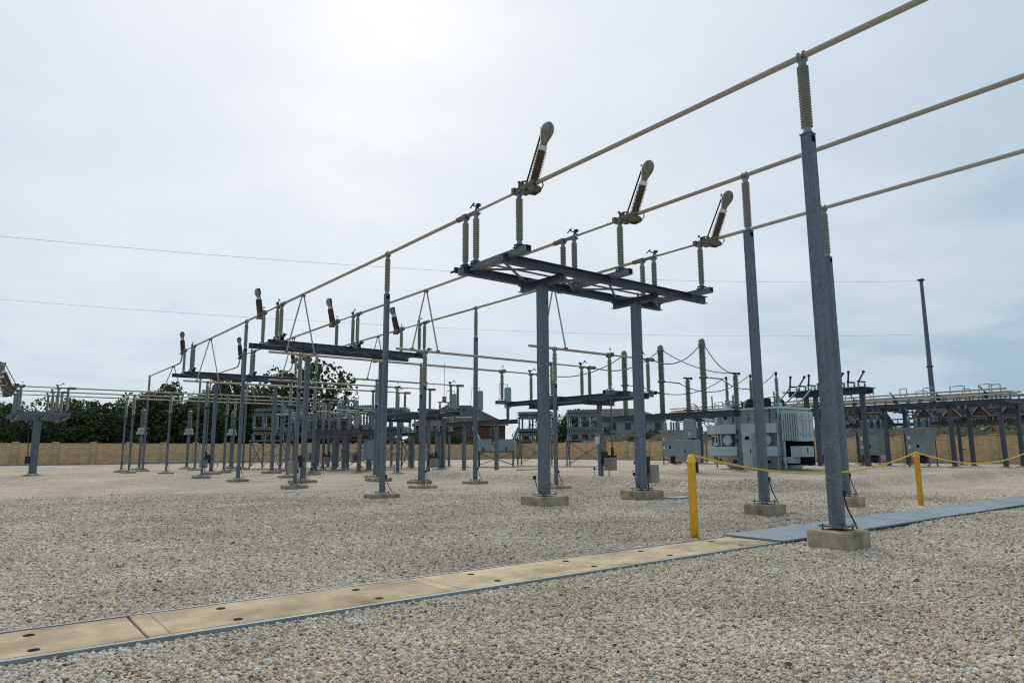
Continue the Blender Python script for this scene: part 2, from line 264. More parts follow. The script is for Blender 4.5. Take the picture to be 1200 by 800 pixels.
# ---------------------------------------------------------------- mesh helpers
class MB:
    def __init__(s): s.v = []; s.f = []; s.sm = []
    def add(s, vs_, fs, smooth=False):
        o = len(s.v); s.v += [tuple(p) for p in vs_]; s.f += [tuple(i+o for i in f) for f in fs]; s.sm += [smooth]*len(fs); return s
    def box(s, x0, x1, y0, y1, z0, z1):
        return s.add([(x0,y0,z0),(x1,y0,z0),(x1,y1,z0),(x0,y1,z0),(x0,y0,z1),(x1,y0,z1),(x1,y1,z1),(x0,y1,z1)],
                     [(3,2,1,0),(4,5,6,7),(0,1,5,4),(1,2,6,5),(2,3,7,6),(3,0,4,7)])
    def cbox(s, cx, cy, cz, sx, sy, sz): return s.box(cx-sx/2,cx+sx/2,cy-sy/2,cy+sy/2,cz-sz/2,cz+sz/2)
    def chbox(s, x0, x1, y0, y1, z0, z1, c=0.02):
        a = [(x0+c,y0),(x1-c,y0),(x1,y0+c),(x1,y1-c),(x1-c,y1),(x0+c,y1),(x0,y1-c),(x0,y0+c)]
        mx_, my_ = (x0+x1)/2, (y0+y1)/2
        kx, ky = 1-2*c/(x1-x0), 1-2*c/(y1-y0)
        vs_ = [(x,y,z0) for x,y in a]+[(x,y,z1-c) for x,y in a]+[(mx_+(x-mx_)*kx,my_+(y-my_)*ky,z1) for x,y in a]
        fs = [tuple(range(7,-1,-1)), tuple(range(16,24))]
        for k in (0,8):
            for i in range(8): j=(i+1)%8; fs.append((k+i,k+j,k+8+j,k+8+i))
        return s.add(vs_, fs)
    def beam(s, p0, p1, w, h, up=(0,0,1)):
        p0, p1 = Vector(p0), Vector(p1); d = (p1-p0).normalized(); u = Vector(up)
        if abs(d.dot(u)) > 0.98: u = Vector((0,1,0))
        sd = d.cross(u).normalized(); u = sd.cross(d)
        q = [(-w/2,-h/2),(w/2,-h/2),(w/2,h/2),(-w/2,h/2)]
        vs_ = [p0+sd*a+u*b_ for a,b_ in q]+[p1+sd*a+u*b_ for a,b_ in q]
        return s.add(vs_, [(0,1,2,3),(7,6,5,4),(1,0,4,5),(2,1,5,6),(3,2,6,7),(0,3,7,4)])
    def ibeam(s, p0, p1, w, h, tf=0.018, tw=0.014):
        p0, p1 = Vector(p0), Vector(p1); z = Vector((0,0,1))
        s.beam(p0+z*(h/2-tf/2), p1+z*(h/2-tf/2), w, tf); s.beam(p0-z*(h/2-tf/2), p1-z*(h/2-tf/2), w, tf)
        return s.beam(p0, p1, tw, h-2*tf-0.002)
    def tube(s, pts, r, n=10, caps=True, smooth=True, r1=None):
        pts = [Vector(p) for p in pts]; k = len(pts); rings = []
        t0 = (pts[1]-pts[0]).normalized()
        u = Vector((0,0,1)) if abs(t0.z) < 0.9 else Vector((0,1,0))
        for i,p in enumerate(pts):
            t = (pts[min(i+1,k-1)]-pts[max(i-1,0)]).normalized()
            sd = t.cross(u).normalized(); u = sd.cross(t).normalized()
            rr_ = r if r1 is None else r+(r1-r)*i/(k-1)
            rings.append([p+(sd*math.cos(2*math.pi*j/n)+u*math.sin(2*math.pi*j/n))*rr_ for j in range(n)])
        vs_ = [q for g in rings for q in g]; fs = []
        for i in range(k-1):
            for j in range(n):
                a = i*n+j; b_ = i*n+(j+1)%n; fs.append((a, a+n, b_+n, b_))
        s.add(vs_, fs, smooth)
        if caps:
            s.add(rings[0], [tuple(range(n))]); s.add(rings[-1], [tuple(range(n-1,-1,-1))])
        return s
    def lathe(s, prof, n=16, origin=(0,0,0), axis=(0,0,1), smooth=False):
        o = Vector(origin); q = Vector(axis).normalized().to_track_quat('Z','Y'); vs_ = []; fs = []
        for r_, z in prof:
            for j in range(n):
                a = 2*math.pi*j/n; vs_.append(o+q@Vector((r_*math.cos(a), r_*math.sin(a), z)))
        for i in range(len(prof)-1):
            for j in range(n):
                a = i*n+j; b_ = i*n+(j+1)%n; fs.append((a, b_, b_+n, a+n))
        fs.append(tuple(range(n-1,-1,-1))); k = (len(prof)-1)*n; fs.append(tuple(range(k,k+n)))
        return s.add(vs_, fs, smooth)
    def sphere(s, c, r, n=10, sq=(1,1,1)):
        m_ = n//2; vs_ = []; fs = []
        for i in range(m_+1):
            a = math.pi*i/m_-math.pi/2
            for j in range(n):
                t = 2*math.pi*j/n
                vs_.append((c[0]+r*sq[0]*math.cos(a)*math.cos(t), c[1]+r*sq[1]*math.cos(a)*math.sin(t), c[2]+r*sq[2]*math.sin(a)))
        for i in range(m_):
            for j in range(n):
                fs.append((i*n+j, i*n+(j+1)%n, (i+1)*n+(j+1)%n, (i+1)*n+j))
        return s.add(vs_, fs, True)
    def mesh(s, name, mat):
        me = bpy.data.meshes.new(name); me.from_pydata(s.v, [], s.f); me.polygons.foreach_set('use_smooth', s.sm)
        me.materials.append(MATS[mat]); me.update(); return me
    def build(s, name, mat, parent=None, loc=(0,0,0)):
        o = bpy.data.objects.new(name, s.mesh(name, mat)); C.objects.link(o); o.location = loc
        if parent: o.parent = parent
        return o
def inst(name, me, parent=None, loc=(0,0,0), rot=None):
    o = bpy.data.objects.new(name, me); C.objects.link(o); o.location = loc
    if rot: o.rotation_euler = rot
    if parent: o.parent = parent
    return o
def tag(o, label, cat, group=None, kind=None):
    o['label'] = label; o['category'] = cat
    if group: o['group'] = group
    if kind: o['kind'] = kind
    return o
def thing(name, label, cat, loc=(0,0,0), rz=0, group=None):
    o = bpy.data.objects.new(name, None); C.objects.link(o); o.location = loc; o.rotation_euler = (0,0,rz); o.empty_display_size = 0.2
    return tag(o, label, cat, group)
def copy_tree(o, parent=None):
    c = o.copy(); C.objects.link(c); c.parent = parent
    for ch in o.children: copy_tree(ch, c)
    return c
def dup(o, loc, rz, label, group=None):
    c = copy_tree(o); c.location = loc; c.rotation_euler = (0,0,rz); c['label'] = label
    if group: c['group'] = group
    elif 'group' in c: del c['group']
    return c
def cat_pts(p0, p1, sag, n=14):
    p0, p1 = Vector(p0), Vector(p1)
    return [p0.lerp(p1, i/n)-Vector((0,0,4*sag*(i/n)*(1-i/n))) for i in range(n+1)]

# ---------------------------------------------------------------- ground
def sst(t): t = np.clip(t, 0, 1); return t*t*(3-2*t)
def gh(x, y):
    x = np.asarray(x, float); y = np.asarray(y, float)
    pad = 0.33*sst((x-20.2)/1.0)*sst((y-12.6)/1.1)*(1-sst((y-34.5)/2.0))*(1-sst((x-48)/3))
    lip = 0.06*np.exp(-((x-21.6)/0.7)**2)*sst((y-12.6)/1.9)*(1-sst((y-34)/2.0)) + 0.06*np.exp(-((y-14.2)/0.7)**2)*sst((x-20)/1.7)*(1-sst((x-46)/3))
    far = np.hypot(x, y); k = sst((far-11)/6)
    w = 0.016*np.sin(x*0.61+y*0.37+1.3)+0.013*np.sin(x*0.27-y*0.83)+0.010*np.sin(1.7*x+0.9*y)+0.008*np.sin(2.3*y-1.1*x)
    return pad+lip+w*k*0.9
def GZ(x, y): return float(gh(x, y))
xs = np.concatenate([np.arange(-45, 0, 2.5), np.arange(0, 50, 0.35), np.arange(50, 81, 1.0)]); xs = np.append(xs, 80.2)
ys = np.concatenate([np.arange(-30, 0, 3.0), np.arange(0, 42, 0.35), np.arange(42, 100, 1.0)]); ys = np.append(ys, 100.2)
gx, gy = np.meshgrid(xs, ys); gz = gh(gx, gy)
nx, ny = len(xs), len(ys)
vv = np.stack([gx.ravel(), gy.ravel(), gz.ravel()], 1)
idx = np.arange(nx*ny).reshape(ny, nx)
ff = np.stack([idx[:-1,:-1].ravel(), idx[:-1,1:].ravel(), idx[1:,1:].ravel(), idx[1:,:-1].ravel()], 1)
me = bpy.data.meshes.new('ground'); me.from_pydata(vv.tolist(), [], ff.tolist()); me.polygons.foreach_set('use_smooth', [True]*len(ff)); me.materials.append(MATS['gravel_ground'])
o = bpy.data.objects.new('ground', me); C.objects.link(o); o['kind'] = 'structure'; o['label'] = 'pale crushed gravel covering the substation yard'
# land outside the wall, rising to a bank behind the right-hand wall
mb = MB()
mb.add([(-1500,-1500,-0.12),(1500,-1500,-0.12),(1500,1500,-0.12),(-1500,1500,-0.12)], [(0,1,2,3)])
o = mb.build('terrain', 'grass'); o['kind'] = 'structure'; o['label'] = 'rough grass land beyond the perimeter wall'
mb = MB()
bx_ = [(82.0,-0.1),(84.5,2.0),(88,3.4),(93,4.1),(98,4.3),(240,4.3),(250,-0.1)]; by_ = list(np.arange(-20, 96, 4.0))
rr_ = random.Random(3)
vs_ = [(x, y, z+(rr_.uniform(-.25,.25) if 83 < x < 98 else 0)) for y in by_ for x, z in bx_]
k = len(bx_)
mb.add(vs_, [(i*k+j, i*k+j+1, (i+1)*k+j+1, (i+1)*k+j) for i in range(len(by_)-1) for j in range(k-1)])
o = mb.build('earth_bank', 'bank_earth'); o['kind'] = 'structure'; o['label'] = 'raw earth bank with weeds behind the wall'

TYA, TYB = 6.29, 7.33
# gravel stones near the camera, instanced
N = 1500000
rad = np.sqrt(rng.uniform(2.6**2, 29.0**2, N)); ang = YAW+rng.uniform(-R(45), R(45), N)
px_, py_ = rad*np.sin(ang), rad*np.cos(ang)
keep = rng.uniform(0, 1, N) < np.interp(rad, [0, 7, 12, 18, 29], [1.0, 1.0, 0.6, 0.27, 0.0])
keep &= ~((py_ > TYA-0.005) & (py_ < TYB+0.02))
for fx, fy, hw in [(10.73,5.53,.335),(14.54,9.17,.335),(18.37,9.17,.335),(12.56,14.65,.475),(16.54,14.65,.475),(9.98,7.68,.07)]:
    keep &= ~((abs(px_-fx) < hw) & (abs(py_-fy) < hw))
px_, py_, rad = px_[keep], py_[keep], rad[keep]
pz = gh(px_, py_)+rng.uniform(-0.004, 0.010, len(px_))
me = bpy.data.meshes.new('gravel'); me.vertices.add(len(px_)); me.vertices.foreach_set('co', np.stack([px_, py_, pz], 1).ravel())
sizes = np.exp(rng.normal(math.log(0.0106), 0.33, len(px_)))*np.interp(rad, [0, 8, 14, 23], [1.0, 1.0, 1.2, 1.35])
at = me.attributes.new('stone_size', 'FLOAT', 'POINT'); at.data.foreach_set('value', sizes.astype(np.float32))
me.materials.append(MATS['gravel_stone'])
gob = bpy.data.objects.new('gravel', me); C.objects.link(gob); gob['kind'] = 'stuff'; gob['label'] = 'loose crushed stones lying over the gravel yard'; gob['category'] = 'gravel'
ng = bpy.data.node_groups.new('gravel_scatter', 'GeometryNodeTree')
ng.interface.new_socket('Geometry', in_out='INPUT', socket_type='NodeSocketGeometry'); ng.interface.new_socket('Geometry', in_out='OUTPUT', socket_type='NodeSocketGeometry')
gi = ng.nodes.new('NodeGroupInput'); go = ng.nodes.new('NodeGroupOutput')
join = ng.nodes.new('GeometryNodeJoinGeometry')
for kk, sq in enumerate([(1.15,.85,.62),(1.0,.95,.7),(1.35,.8,.55),(.95,.9,.85),(1.2,1.0,.5)]):
    ico = ng.nodes.new('GeometryNodeMeshIcoSphere'); ico.inputs['Radius'].default_value = 1.0; ico.inputs['Subdivisions'].default_value = 2
    pos = ng.nodes.new('GeometryNodeInputPosition')
    addv = ng.nodes.new('ShaderNodeVectorMath'); addv.operation = 'ADD'; addv.inputs[1].default_value = (kk*7.3, kk*3.1, kk*1.7); ng.links.new(pos.outputs[0], addv.inputs[0])
    nz = ng.nodes.new('ShaderNodeTexNoise'); nz.inputs['Scale'].default_value = 1.1; nz.inputs['Detail'].default_value = 1.0; ng.links.new(addv.outputs[0], nz.inputs['Vector'])
    sub = ng.nodes.new('ShaderNodeVectorMath'); sub.operation = 'SUBTRACT'; sub.inputs[1].default_value = (.5,.5,.5); ng.links.new(nz.outputs['Color'], sub.inputs[0])
    scl = ng.nodes.new('ShaderNodeVectorMath'); scl.operation = 'SCALE'; scl.inputs['Scale'].default_value = 1.9; ng.links.new(sub.outputs[0], scl.inputs[0])
    spn = ng.nodes.new('GeometryNodeSetPosition'); ng.links.new(ico.outputs['Mesh'], spn.inputs['Geometry']); ng.links.new(scl.outputs[0], spn.inputs['Offset'])
    tr = ng.nodes.new('GeometryNodeTransform'); tr.inputs['Scale'].default_value = sq; ng.links.new(spn.outputs[0], tr.inputs['Geometry'])
    smn = ng.nodes.new('GeometryNodeSetMaterial'); smn.inputs['Material'].default_value = MATS['gravel_stone']; ng.links.new(tr.outputs[0], smn.inputs['Geometry'])
    g2 = ng.nodes.new('GeometryNodeGeometryToInstance'); ng.links.new(smn.outputs[0], g2.inputs[0]); ng.links.new(g2.outputs[0], join.inputs[0])
iop = ng.nodes.new('GeometryNodeInstanceOnPoints'); ng.links.new(gi.outputs[0], iop.inputs['Points']); ng.links.new(join.outputs[0], iop.inputs['Instance'])
iop.inputs['Pick Instance'].default_value = True
rv = ng.nodes.new('FunctionNodeRandomValue'); rv.data_type = 'FLOAT_VECTOR'; rv.inputs[0].default_value = (-0.7,-0.7,0); rv.inputs[1].default_value = (0.7,0.7,6.283); ng.links.new(rv.outputs[0], iop.inputs['Rotation'])
na = ng.nodes.new('GeometryNodeInputNamedAttribute'); na.data_type = 'FLOAT'; na.inputs['Name'].default_value = 'stone_size'; ng.links.new(na.outputs[0], iop.inputs['Scale'])
ng.links.new(iop.outputs[0], go.inputs[0])
md = gob.modifiers.new('scatter', 'NODES'); md.node_group = ng

# ---------------------------------------------------------------- cable trench
TY0, TY1 = 6.31, 7.31
tr_ = thing('cable_trench', 'cable trench crossing the gravel with tan concrete lids and steel plates', 'cable trench', (0, 0, 0))
joints = [-10.8, -7.8, -4.8, -1.77, 1.26, 4.14, 7.18, 10.38]
for j0, j1 in zip(joints[:-1], joints[1:]):
    mb = MB(); x0, x1 = j0+0.008, j1-0.008
    dz = random.uniform(-0.004, 0.004)
    mb.chbox(x0, x1, TY0+0.02, TY1-0.02, -0.06, 0.031+dz, 0.006)
    s_ = mb.build('concrete_lid', 'slab_concrete', tr_)
    MB().box(x0+0.02, x1-0.02, TY0+0.085, TY0+0.092, 0.027, 0.0322+dz).build('frame_seam', 'steel_dark', s_)
    MB().box(x0+0.16, x0+0.167, TY0+0.0925, TY1-0.03, 0.027, 0.0322+dz).build('frame_seam', 'steel_dark', s_)
    for hx in (x0+0.74, x1-0.74):
        for hy in (TY0+0.23, TY1-0.23):
            MB().lathe([(0.042, 0), (0.042, 0.003)], 14, (hx, hy, 0.0315+dz)).build('lifting_hole', 'black_print', s_)
for y in (TY0, TY1):
    mb = MB(); mb.box(-10.8, 10.38, y-0.014, y+0.014, -0.06, 0.036)
    mb.build('edge_angle', 'steel_plate', tr_)
px0 = 10.40
for i in range(9):
    w = 2.43
    dz = random.uniform(0.0, 0.008)
    mb = MB(); mb.box(px0+0.006, px0+w-0.006, TY0-0.06, TY1+0.06, 0.03+dz, 0.055+dz); mb.box(px0+0.03, px0+w-0.03, TY0+0.05, TY1-0.05, -0.06, 0.0298+dz)
    mb.build('steel_lid', 'steel_plate', tr_); px0 += w

# ---------------------------------------------------------------- shared insulator meshes
def shed_profile(L, rc, rs, n, z0=0.0):
    p = L/n; pr = [(rc, z0)]
    for i in range(n):
        z = z0+i*p; pr += [(rc, z+0.12*p), (rs, z+0.34*p), (rs, z+0.44*p), (rc, z+0.80*p)]
    pr.append((rc, z0+L)); return pr
INS_L = 1.36
ME_SHED = MB().lathe(shed_profile(1.14, 0.078, 0.099, 22, 0.11), 16).mesh('insulator', 'porcelain_grey')
ME_CAP0 = MB().lathe([(0.085,0),(0.085,0.03),(0.07,0.035),(0.07,0.11)], 14).mesh('lower_cap', 'cap_metal')
ME_CAP1 = MB().lathe([(0.066,1.25),(0.066,1.33),(0.08,1.332),(0.08,INS_L)], 14).mesh('upper_cap', 'cap_metal')
ME_COLLAR = MB().lathe([(0.062,1.18),(0.062,1.27)], 14).mesh('collar', 'white_label')
def insulator(parent, loc, me=None, rot=None):
    o = inst('insulator', me or ME_SHED, parent, loc, rot)
    inst('lower_cap', ME_CAP0, o); inst('upper_cap', ME_CAP1, o)
    return o
BOLT = MB().lathe([(0.012,0),(0.012,0.09)], 6).lathe([(0.024,0.05),(0.024,0.072)], 6).mesh('anchor_bolt', 'steel_dark')

def foundation(parent, w, h, pw, x=0, y=0, bolts=True, mat='pier_concrete'):
    mb = MB(); mb.chbox(x-w/2, x+w/2, y-w/2, y+w/2, -0.35, h, 0.025); f = mb.build('foundation', mat, parent)
    mb = MB(); mb.box(x-pw/2, x+pw/2, y-pw/2, y+pw/2, h+0.045, h+0.07); mb.build('base_plate', 'galvanized', parent)
    if bolts:
        for sx in (-1, 1):
            for sy in (-1, 1): inst('anchor_bolt', BOLT, parent, (x+sx*(pw/2-0.045), y+sy*(pw/2-0.045), h))
    return f
def ground_lead(parent, x, y, ztop, pw, h):
    mb = MB(); mb.tube([(x, y, ztop), (x+0.06, y-0.03, ztop-0.25), (x+0.2, y-0.07, h+0.05), (x+0.27, y-0.1, h-0.15), (x+0.28, y-0.1, -0.12)], 0.012, 6)
    mb.box(x-0.03, x+0.03, y-0.035, y+0.03, ztop-0.05, ztop+0.05); mb.build('ground_lead', 'black_rubber', parent)

# ---------------------------------------------------------------- bus support posts
ZB, ZL = 8.235, 5.60
def make_post(label, zins, w, fw, fh, lead=True, group=None):
    t = thing('bus_support_post', label, 'support post', (0,0,0), 0, group)
    foundation(t, fw, fh, w+0.22)
    mb = MB(); mb.chbox(-w/2, w/2, -w/2, w/2, fh+0.07, zins-0.02, 0.012); mb.build('post', 'galvanized', t)
    mb = MB(); mb.box(-w/2-0.005, w/2+0.005, -w/2-0.005, w/2+0.005, zins-0.018, zins); mb.build('cap_plate', 'galvanized', t)
    mb = MB(); mb.box(w/2+0.001, w/2+0.008, -0.05, 0.05, zins-0.16, zins-0.06); mb.build('hand_hole', 'black_print', t)
    MB().box(-0.05, 0.05, -w/2-0.008, -w/2-0.001, zins-0.16, zins-0.06).build('hand_hole', 'black_print', t)
    insulator(t, (0,0,zins))
    zc_ = zins+INS_L
    mb = MB(); mb.box(-0.09,0.09,-0.06,0.06,zc_,zc_+0.02)
    for yy in (-0.05, 0.05): mb.tube([(-0.075,yy,zc_+0.01),(-0.075,yy,zc_+0.1),(-0.03,yy,zc_+0.145),(0.03,yy,zc_+0.145),(0.075,yy,zc_+0.1),(0.075,yy,zc_+0.01)], 0.014, 6)
    mb.build('bus_clamp', 'casting', t)
    if lead: ground_lead(t, w/2+0.01, -w/2+0.02, fh+0.55, w, fh)
    return t
ZH = ZB-0.058-INS_L-0.02; ZLO = ZL-0.058-INS_L-0.02
hp = make_post('tall bus post on a square pier beside the tan and steel trench lids', ZH, 0.185, 0.68, 0.27)
hp.location = (10.73, 5.53, 0)
dup(hp, (14.54, 9.17, 0), 0, 'tall bus post behind the yellow rope, under the middle high tube')
dup(hp, (18.37, 9.17, 0), 0, 'tall bus post behind the yellow rope, under the high tube farthest from the trench lids')
hf = make_post('tall bus post on a flush pad just beyond the stand nearest the bollards', ZH, 0.16, 0.88, 0.13)
hf.location = (10.73, 20.68, 0)
dup(hf, (18.37, 26.3, 0), 0, 'tall bus post on a flush pad in open gravel beside the low cross tubes')
dup(hf, (10.73, 36.25, 0), 0, 'tall bus post on a flush pad between the second and third switch stands')
dup(hf, (18.37, 45.6, 0), 0, 'tall bus post on a flush pad before the last switch stand, transformer side')
GL = 'low cross bus supports'
lf = make_post('lower bus post with grey insulator carrying the low cross tubes', ZLO, 0.13, 0.88, 0.12, group=GL)
LOWX = [10.73, 14.54, 18.37]
BAYS = [(28.45, 24.5, 20.7), (43.2, 39.8, 36.4), (52.6, 56.4, 60.2)]
lf.location = (LOWX[0], BAYS[0][0], 0)
LL = lf['label']
for x, y in [(LOWX[1], 24.5), (LOWX[2], 20.7), (16.7, 28.45), (10.73, 43.2), (14.54, 39.8), (18.37, 36.4), (17.4, 43.2),
             (10.73, 52.6), (9.05, 56.4), (9.15, 60.2), (14.54, 52.6), (16.2, 56.4), (18.6, 52.6)]:
    dup(lf, (x, y, 0), 0, LL, GL)

# ---------------------------------------------------------------- switches and their stands
ME_BULB = MB().lathe([(0.09,0),(0.10,0.06),(0.11,0.12),(0.14,0.2),(0.18,0.29),(0.2,0.39),(0.19,0.48),(0.15,0.56),(0.075,0.615),(0.01,0.63)], 18, smooth=True).mesh('bulb_housing', 'bulb_paint')
ME_BROWN = MB().lathe(shed_profile(0.86, 0.098, 0.152, 22, 0), 18).mesh('brown_insulator', 'porcelain_brown')
def make_switch(name, label, cat, interrupter=True, group=None):
    """local: along y; single post at y=-1.25, twin posts at +0.72 and +1.25; z=0 is the top of the base channel"""
    t = thing(name, label, cat, (0,0,0), 0, group)
    mb = MB(); mb.box(-0.09, 0.09, -1.62, 1.5, -0.17, -0.155); mb.box(-0.09, 0.09, -1.62, 1.5, -0.015, 0); mb.box(-0.09, -0.075, -1.62, 1.5, -0.1548, -0.0152); mb.box(0.075,0.09,-1.62,1.5,-0.1548,-0.0152)
    mb.build('base_channel', 'galvanized', t)
    zi = 0.09
    for y in (-1.25, 0.72, 1.25):
        mb = MB(); mb.box(-0.14,0.14,y-0.12,y+0.12,0.001,0.016); mb.box(-0.12,0.12,y-0.1,y+0.1,0.07,0.09)
        for sx in (-1,1):
            for sy in (-1,1): mb.tube([(sx*0.1,y+sy*0.08,0.016),(sx*0.1,y+sy*0.08,0.07)], 0.018, 6)
        mb.build('insulator_seat', 'galvanized_dark', t)
        insulator(t, (0,y,zi))
    zt = zi+INS_L; zb = zt+0.1
    mb = MB(); mb.tube([(0,1.3,0.05),(0,2.0,0.03)],0.035,8); mb.box(-0.06,0.06,1.68,1.76,-0.04,0.12); mb.build('crank_arm','steel_dark',t)
    # hinge end: twin posts with blade arm castings
    mb = MB(); mb.box(-0.07,0.07,0.6,0.84,zt,zt+0.05); mb.box(-0.05,0.05,0.66,1.38,zt+0.05,zt+0.13); mb.box(-0.08,0.08,1.16,1.36,zt,zt+0.15)
    mb.tube([(0,1.25,zt+0.1),(0,1.66,zt+0.1)], 0.085, 10)
    mb.build('hinge_casting', 'casting', t)
    mb = MB(); mb.tube([(0.02,0.6,zt+0.14),(0.03,0.72,zt+0.24),(0.03,0.95,zt+0.37),(0.02,1.05,zt+0.30)], 0.022, 6); mb.tube([(0.03,0.95,zt+0.37),(0.04,0.88,zt+0.41)],0.025,6)
    mb.tube([(-0.02,0.72,zt+0.1),(-0.03,0.62,zt+0.26)], 0.03, 6); mb.box(-0.05,0.05,0.56,0.68,zt+0.22,zt+0.30)
    mb.build('counterweight_arm', 'steel_dark', t)
    mb = MB(); mb.tube([(0,-1.2,zb),(0,0.7,zb)], 0.038, 10); mb.build('blade', 'aluminium', t)
    mb = MB(); mb.box(-0.09,0.09,-1.38,-1.14,zt,zt+0.05); mb.box(-0.07,0.07,-1.42,-1.1,zt+0.05,zt+0.17); mb.box(-0.11,0.11,-1.17,-1.05,zt+0.04,zt+0.2)
    mb.build('jaw_casting', 'casting', t)
    mb = MB(); mb.tube([(0.03,-1.2,zt+0.16),(0.03,-1.21,zt+0.33)], 0.008, 6); mb.sphere((0.03,-1.21,zt+0.36), 0.042, 10); mb.build('corona_ball', 'casting', t)
    if interrupter:
        d = Vector((0,-0.42,0.91)).normalized(); p = Vector((0.0,-1.78,zt+0.02))
        q = d.to_track_quat('Z','X').to_euler()
        mb = MB(); mb.box(-0.09,0.09,-1.98,-1.42,zt-0.07,zt+0.03); mb.lathe([(0.07,-0.15),(0.09,-0.13),(0.09,0.13),(0.07,0.15)],12,(0,-1.62,zt+0.05),(1,0,0)); mb.lathe([(0.08,-0.13),(0.08,0.13)],12,(0,-1.92,zt-0.04),(1,0,0)); mb.tube([(0.1,-1.5,zt-0.02),(0.12,-1.75,zt-0.12),(0.1,-2.0,zt-0.1)],0.03,6); mb.tube([(-0.1,-1.45,zt+0.1),(-0.13,-1.55,zt+0.24),(-0.1,-1.7,zt+0.2)],0.03,6); mb.lathe([(0.11,-0.10),(0.13,-0.05),(0.13,0.06),(0.1,0.10)], 14, p, d)
        mb.box(-0.13,-0.06,-1.98,-1.42,zt+0.0501,zt+0.15); mb.box(0.06,0.13,-1.75,-1.42,zt+0.0501,zt+0.12)
        mb.tube([(0.05,-1.9,zt-0.03),(0.07,-2.05,zt-0.1),(0.05,-2.16,zt-0.02),(0.03,-2.13,zt+0.12)], 0.018, 6)
        mb.build('interrupter_mount', 'casting', t)
        u = inst('brown_insulator', ME_BROWN, t, p+d*0.10, q)
        MB().lathe([(0.115,0.86),(0.115,0.98)], 16).build('collar', 'white_label', u)
        bl = inst('bulb_housing', ME_BULB, t, p+d*1.06, q); bl.scale = (1.0, 0.8, 1.0)
        mb = MB(); a0 = Vector((0.0,-1.5,zt+0.12)); a1 = p+d*1.52+Vector((0,0.20,0.06))
        mb.tube([a0,a1], 0.024, 8); mb.beam(a1, p+d*1.5+Vector((0.0,0.1,0)), 0.09, 0.07); mb.sphere(tuple(a1+Vector((0,0.02,0.02))), 0.055, 8); mb.beam(a1-Vector((0,0,0.05)), p+d*1.3+Vector((0,0.1,0)), 0.03, 0.04); mb.build('drive_rod', 'steel_dark', t)
        mb = MB(); mb.box(0.02,0.1,-1.62,-1.44,zt+0.06,zt+0.22); mb.box(-0.12,-0.04,-1.5,-1.36,zt+0.1,zt+0.26); mb.tube([(0.1,-1.45,zt+0.02),(0.13,-1.7,zt-0.05),(0.09,-1.9,zt-0.12)],0.022,6); mb.build('latch_linkage', 'steel_dark', t)
    return t
def make_stand(label, ztop, cw, fw, fh, group=None, leg='galvanized'):
    """local: phases along x (+-3.82), switch along y; ztop = top of the cross beams"""
    t = thing('switch_stand', label, 'steel stand', (0,0,0), 0, group)
    for x in (-1.99, 1.99):
        foundation(t, fw, fh, cw+0.24, x, 0)
        mb = MB(); mb.chbox(x-cw/2, x+cw/2, -cw/2, cw/2, fh+0.07, ztop-0.44, 0.014); mb.build('column', leg, t)
        mb = MB(); mb.ibeam((x,-0.95,ztop-0.34), (x,1.0,ztop-0.34), 0.2, 0.2); mb.build('cap_beam', 'galvanized_dark', t)
        ground_lead(t, x-cw/2-0.29, -cw/2+0.05, fh+0.5, cw, fh)
    for y, xa, xb in ((-0.80,-4.02,4.6), (0.85,-4.15,4.25)):
        mb = MB(); mb.ibeam((xa,y,ztop-0.12), (xb,y,ztop-0.12), 0.2, 0.236); mb.build('cross_beam', 'galvanized_dark', t)
    for xa, xb in ((-4.0,-2.0),(-1.9,0),(0,1.9),(2.0,4.0)):
        mb = MB(); mb.beam((xa,-0.72,ztop-0.15),(xb,0.76,ztop-0.15),0.06,0.05); mb.beam((xb,-0.72,ztop-0.09),(xa,0.76,ztop-0.09),0.06,0.05); mb.build('plan_brace', 'galvanized', t)
    mb = MB(); mb.tube([(-3.9,0.45,ztop+0.06),(3.9,0.45,ztop+0.06)], 0.03, 8); mb.build('interphase_pipe', 'galvanized', t)
    mb = MB(); mb.tube([(2.45,0.3,ztop+0.05),(2.45,0.3,1.15)], 0.035, 8); mb.build('operating_pipe', 'galvanized', t)
    mb = MB(); mb.box(1.99+cw/2+0.0,2.62,0.18,0.42,1.05,1.15); mb.tube([(2.45,0.3,1.5),(2.45,0.3,0.98)],0.07,8); mb.box(1.99+cw/2,2.4,-0.02,0.06,0.75,1.3); mb.build('gearbox', 'steel_dark', t)
    mb = MB(); mb.chbox(2.3,2.72,-0.1,0.3,0.48,1.04,0.012); bx2 = mb.build('motor_box', 'box_tan', t)
    mb = MB(); mb.box(2.32,2.70,-0.112,-0.101,0.5,1.02); mb.build('box_door', 'box_tan', bx2)
    mb = MB(); mb.tube([(2.4,0.1,0.5),(2.42,0.08,0.2),(2.3,0.02,fh+0.02 if fh > .1 else 0.1),(2.2,-0.05,-0.1)], 0.022, 6); mb.build('conduit', 'black_rubber', t)
    return t
ZD = 6.78    # top of base channel on the high stands
YD = 14.65
st = make_stand('tall two-legged steel stand on raised concrete piers nearest the yellow bollards', ZD-0.172, 0.26, 0.96, 0.27)
st.location = (14.55, YD, 0)
st2 = make_stand('tall two-legged steel stand on flush pads, middle one of three', ZD-0.172, 0.22, 1.05, 0.16); st2.location = (14.55, 32.3, 0); st2.rotation_euler = (0,0,math.pi)
st3 = dup(st2, (14.55, 48.3, 0), math.pi, 'tall two-legged steel stand on flush pads, closest to the dark trees')
names = ['open gravel side', 'middle phase', 'transformer side']
sw = make_switch('circuit_switcher', 'x', 'switch')
zofs = ZB-0.1-INS_L-0.09
first = True
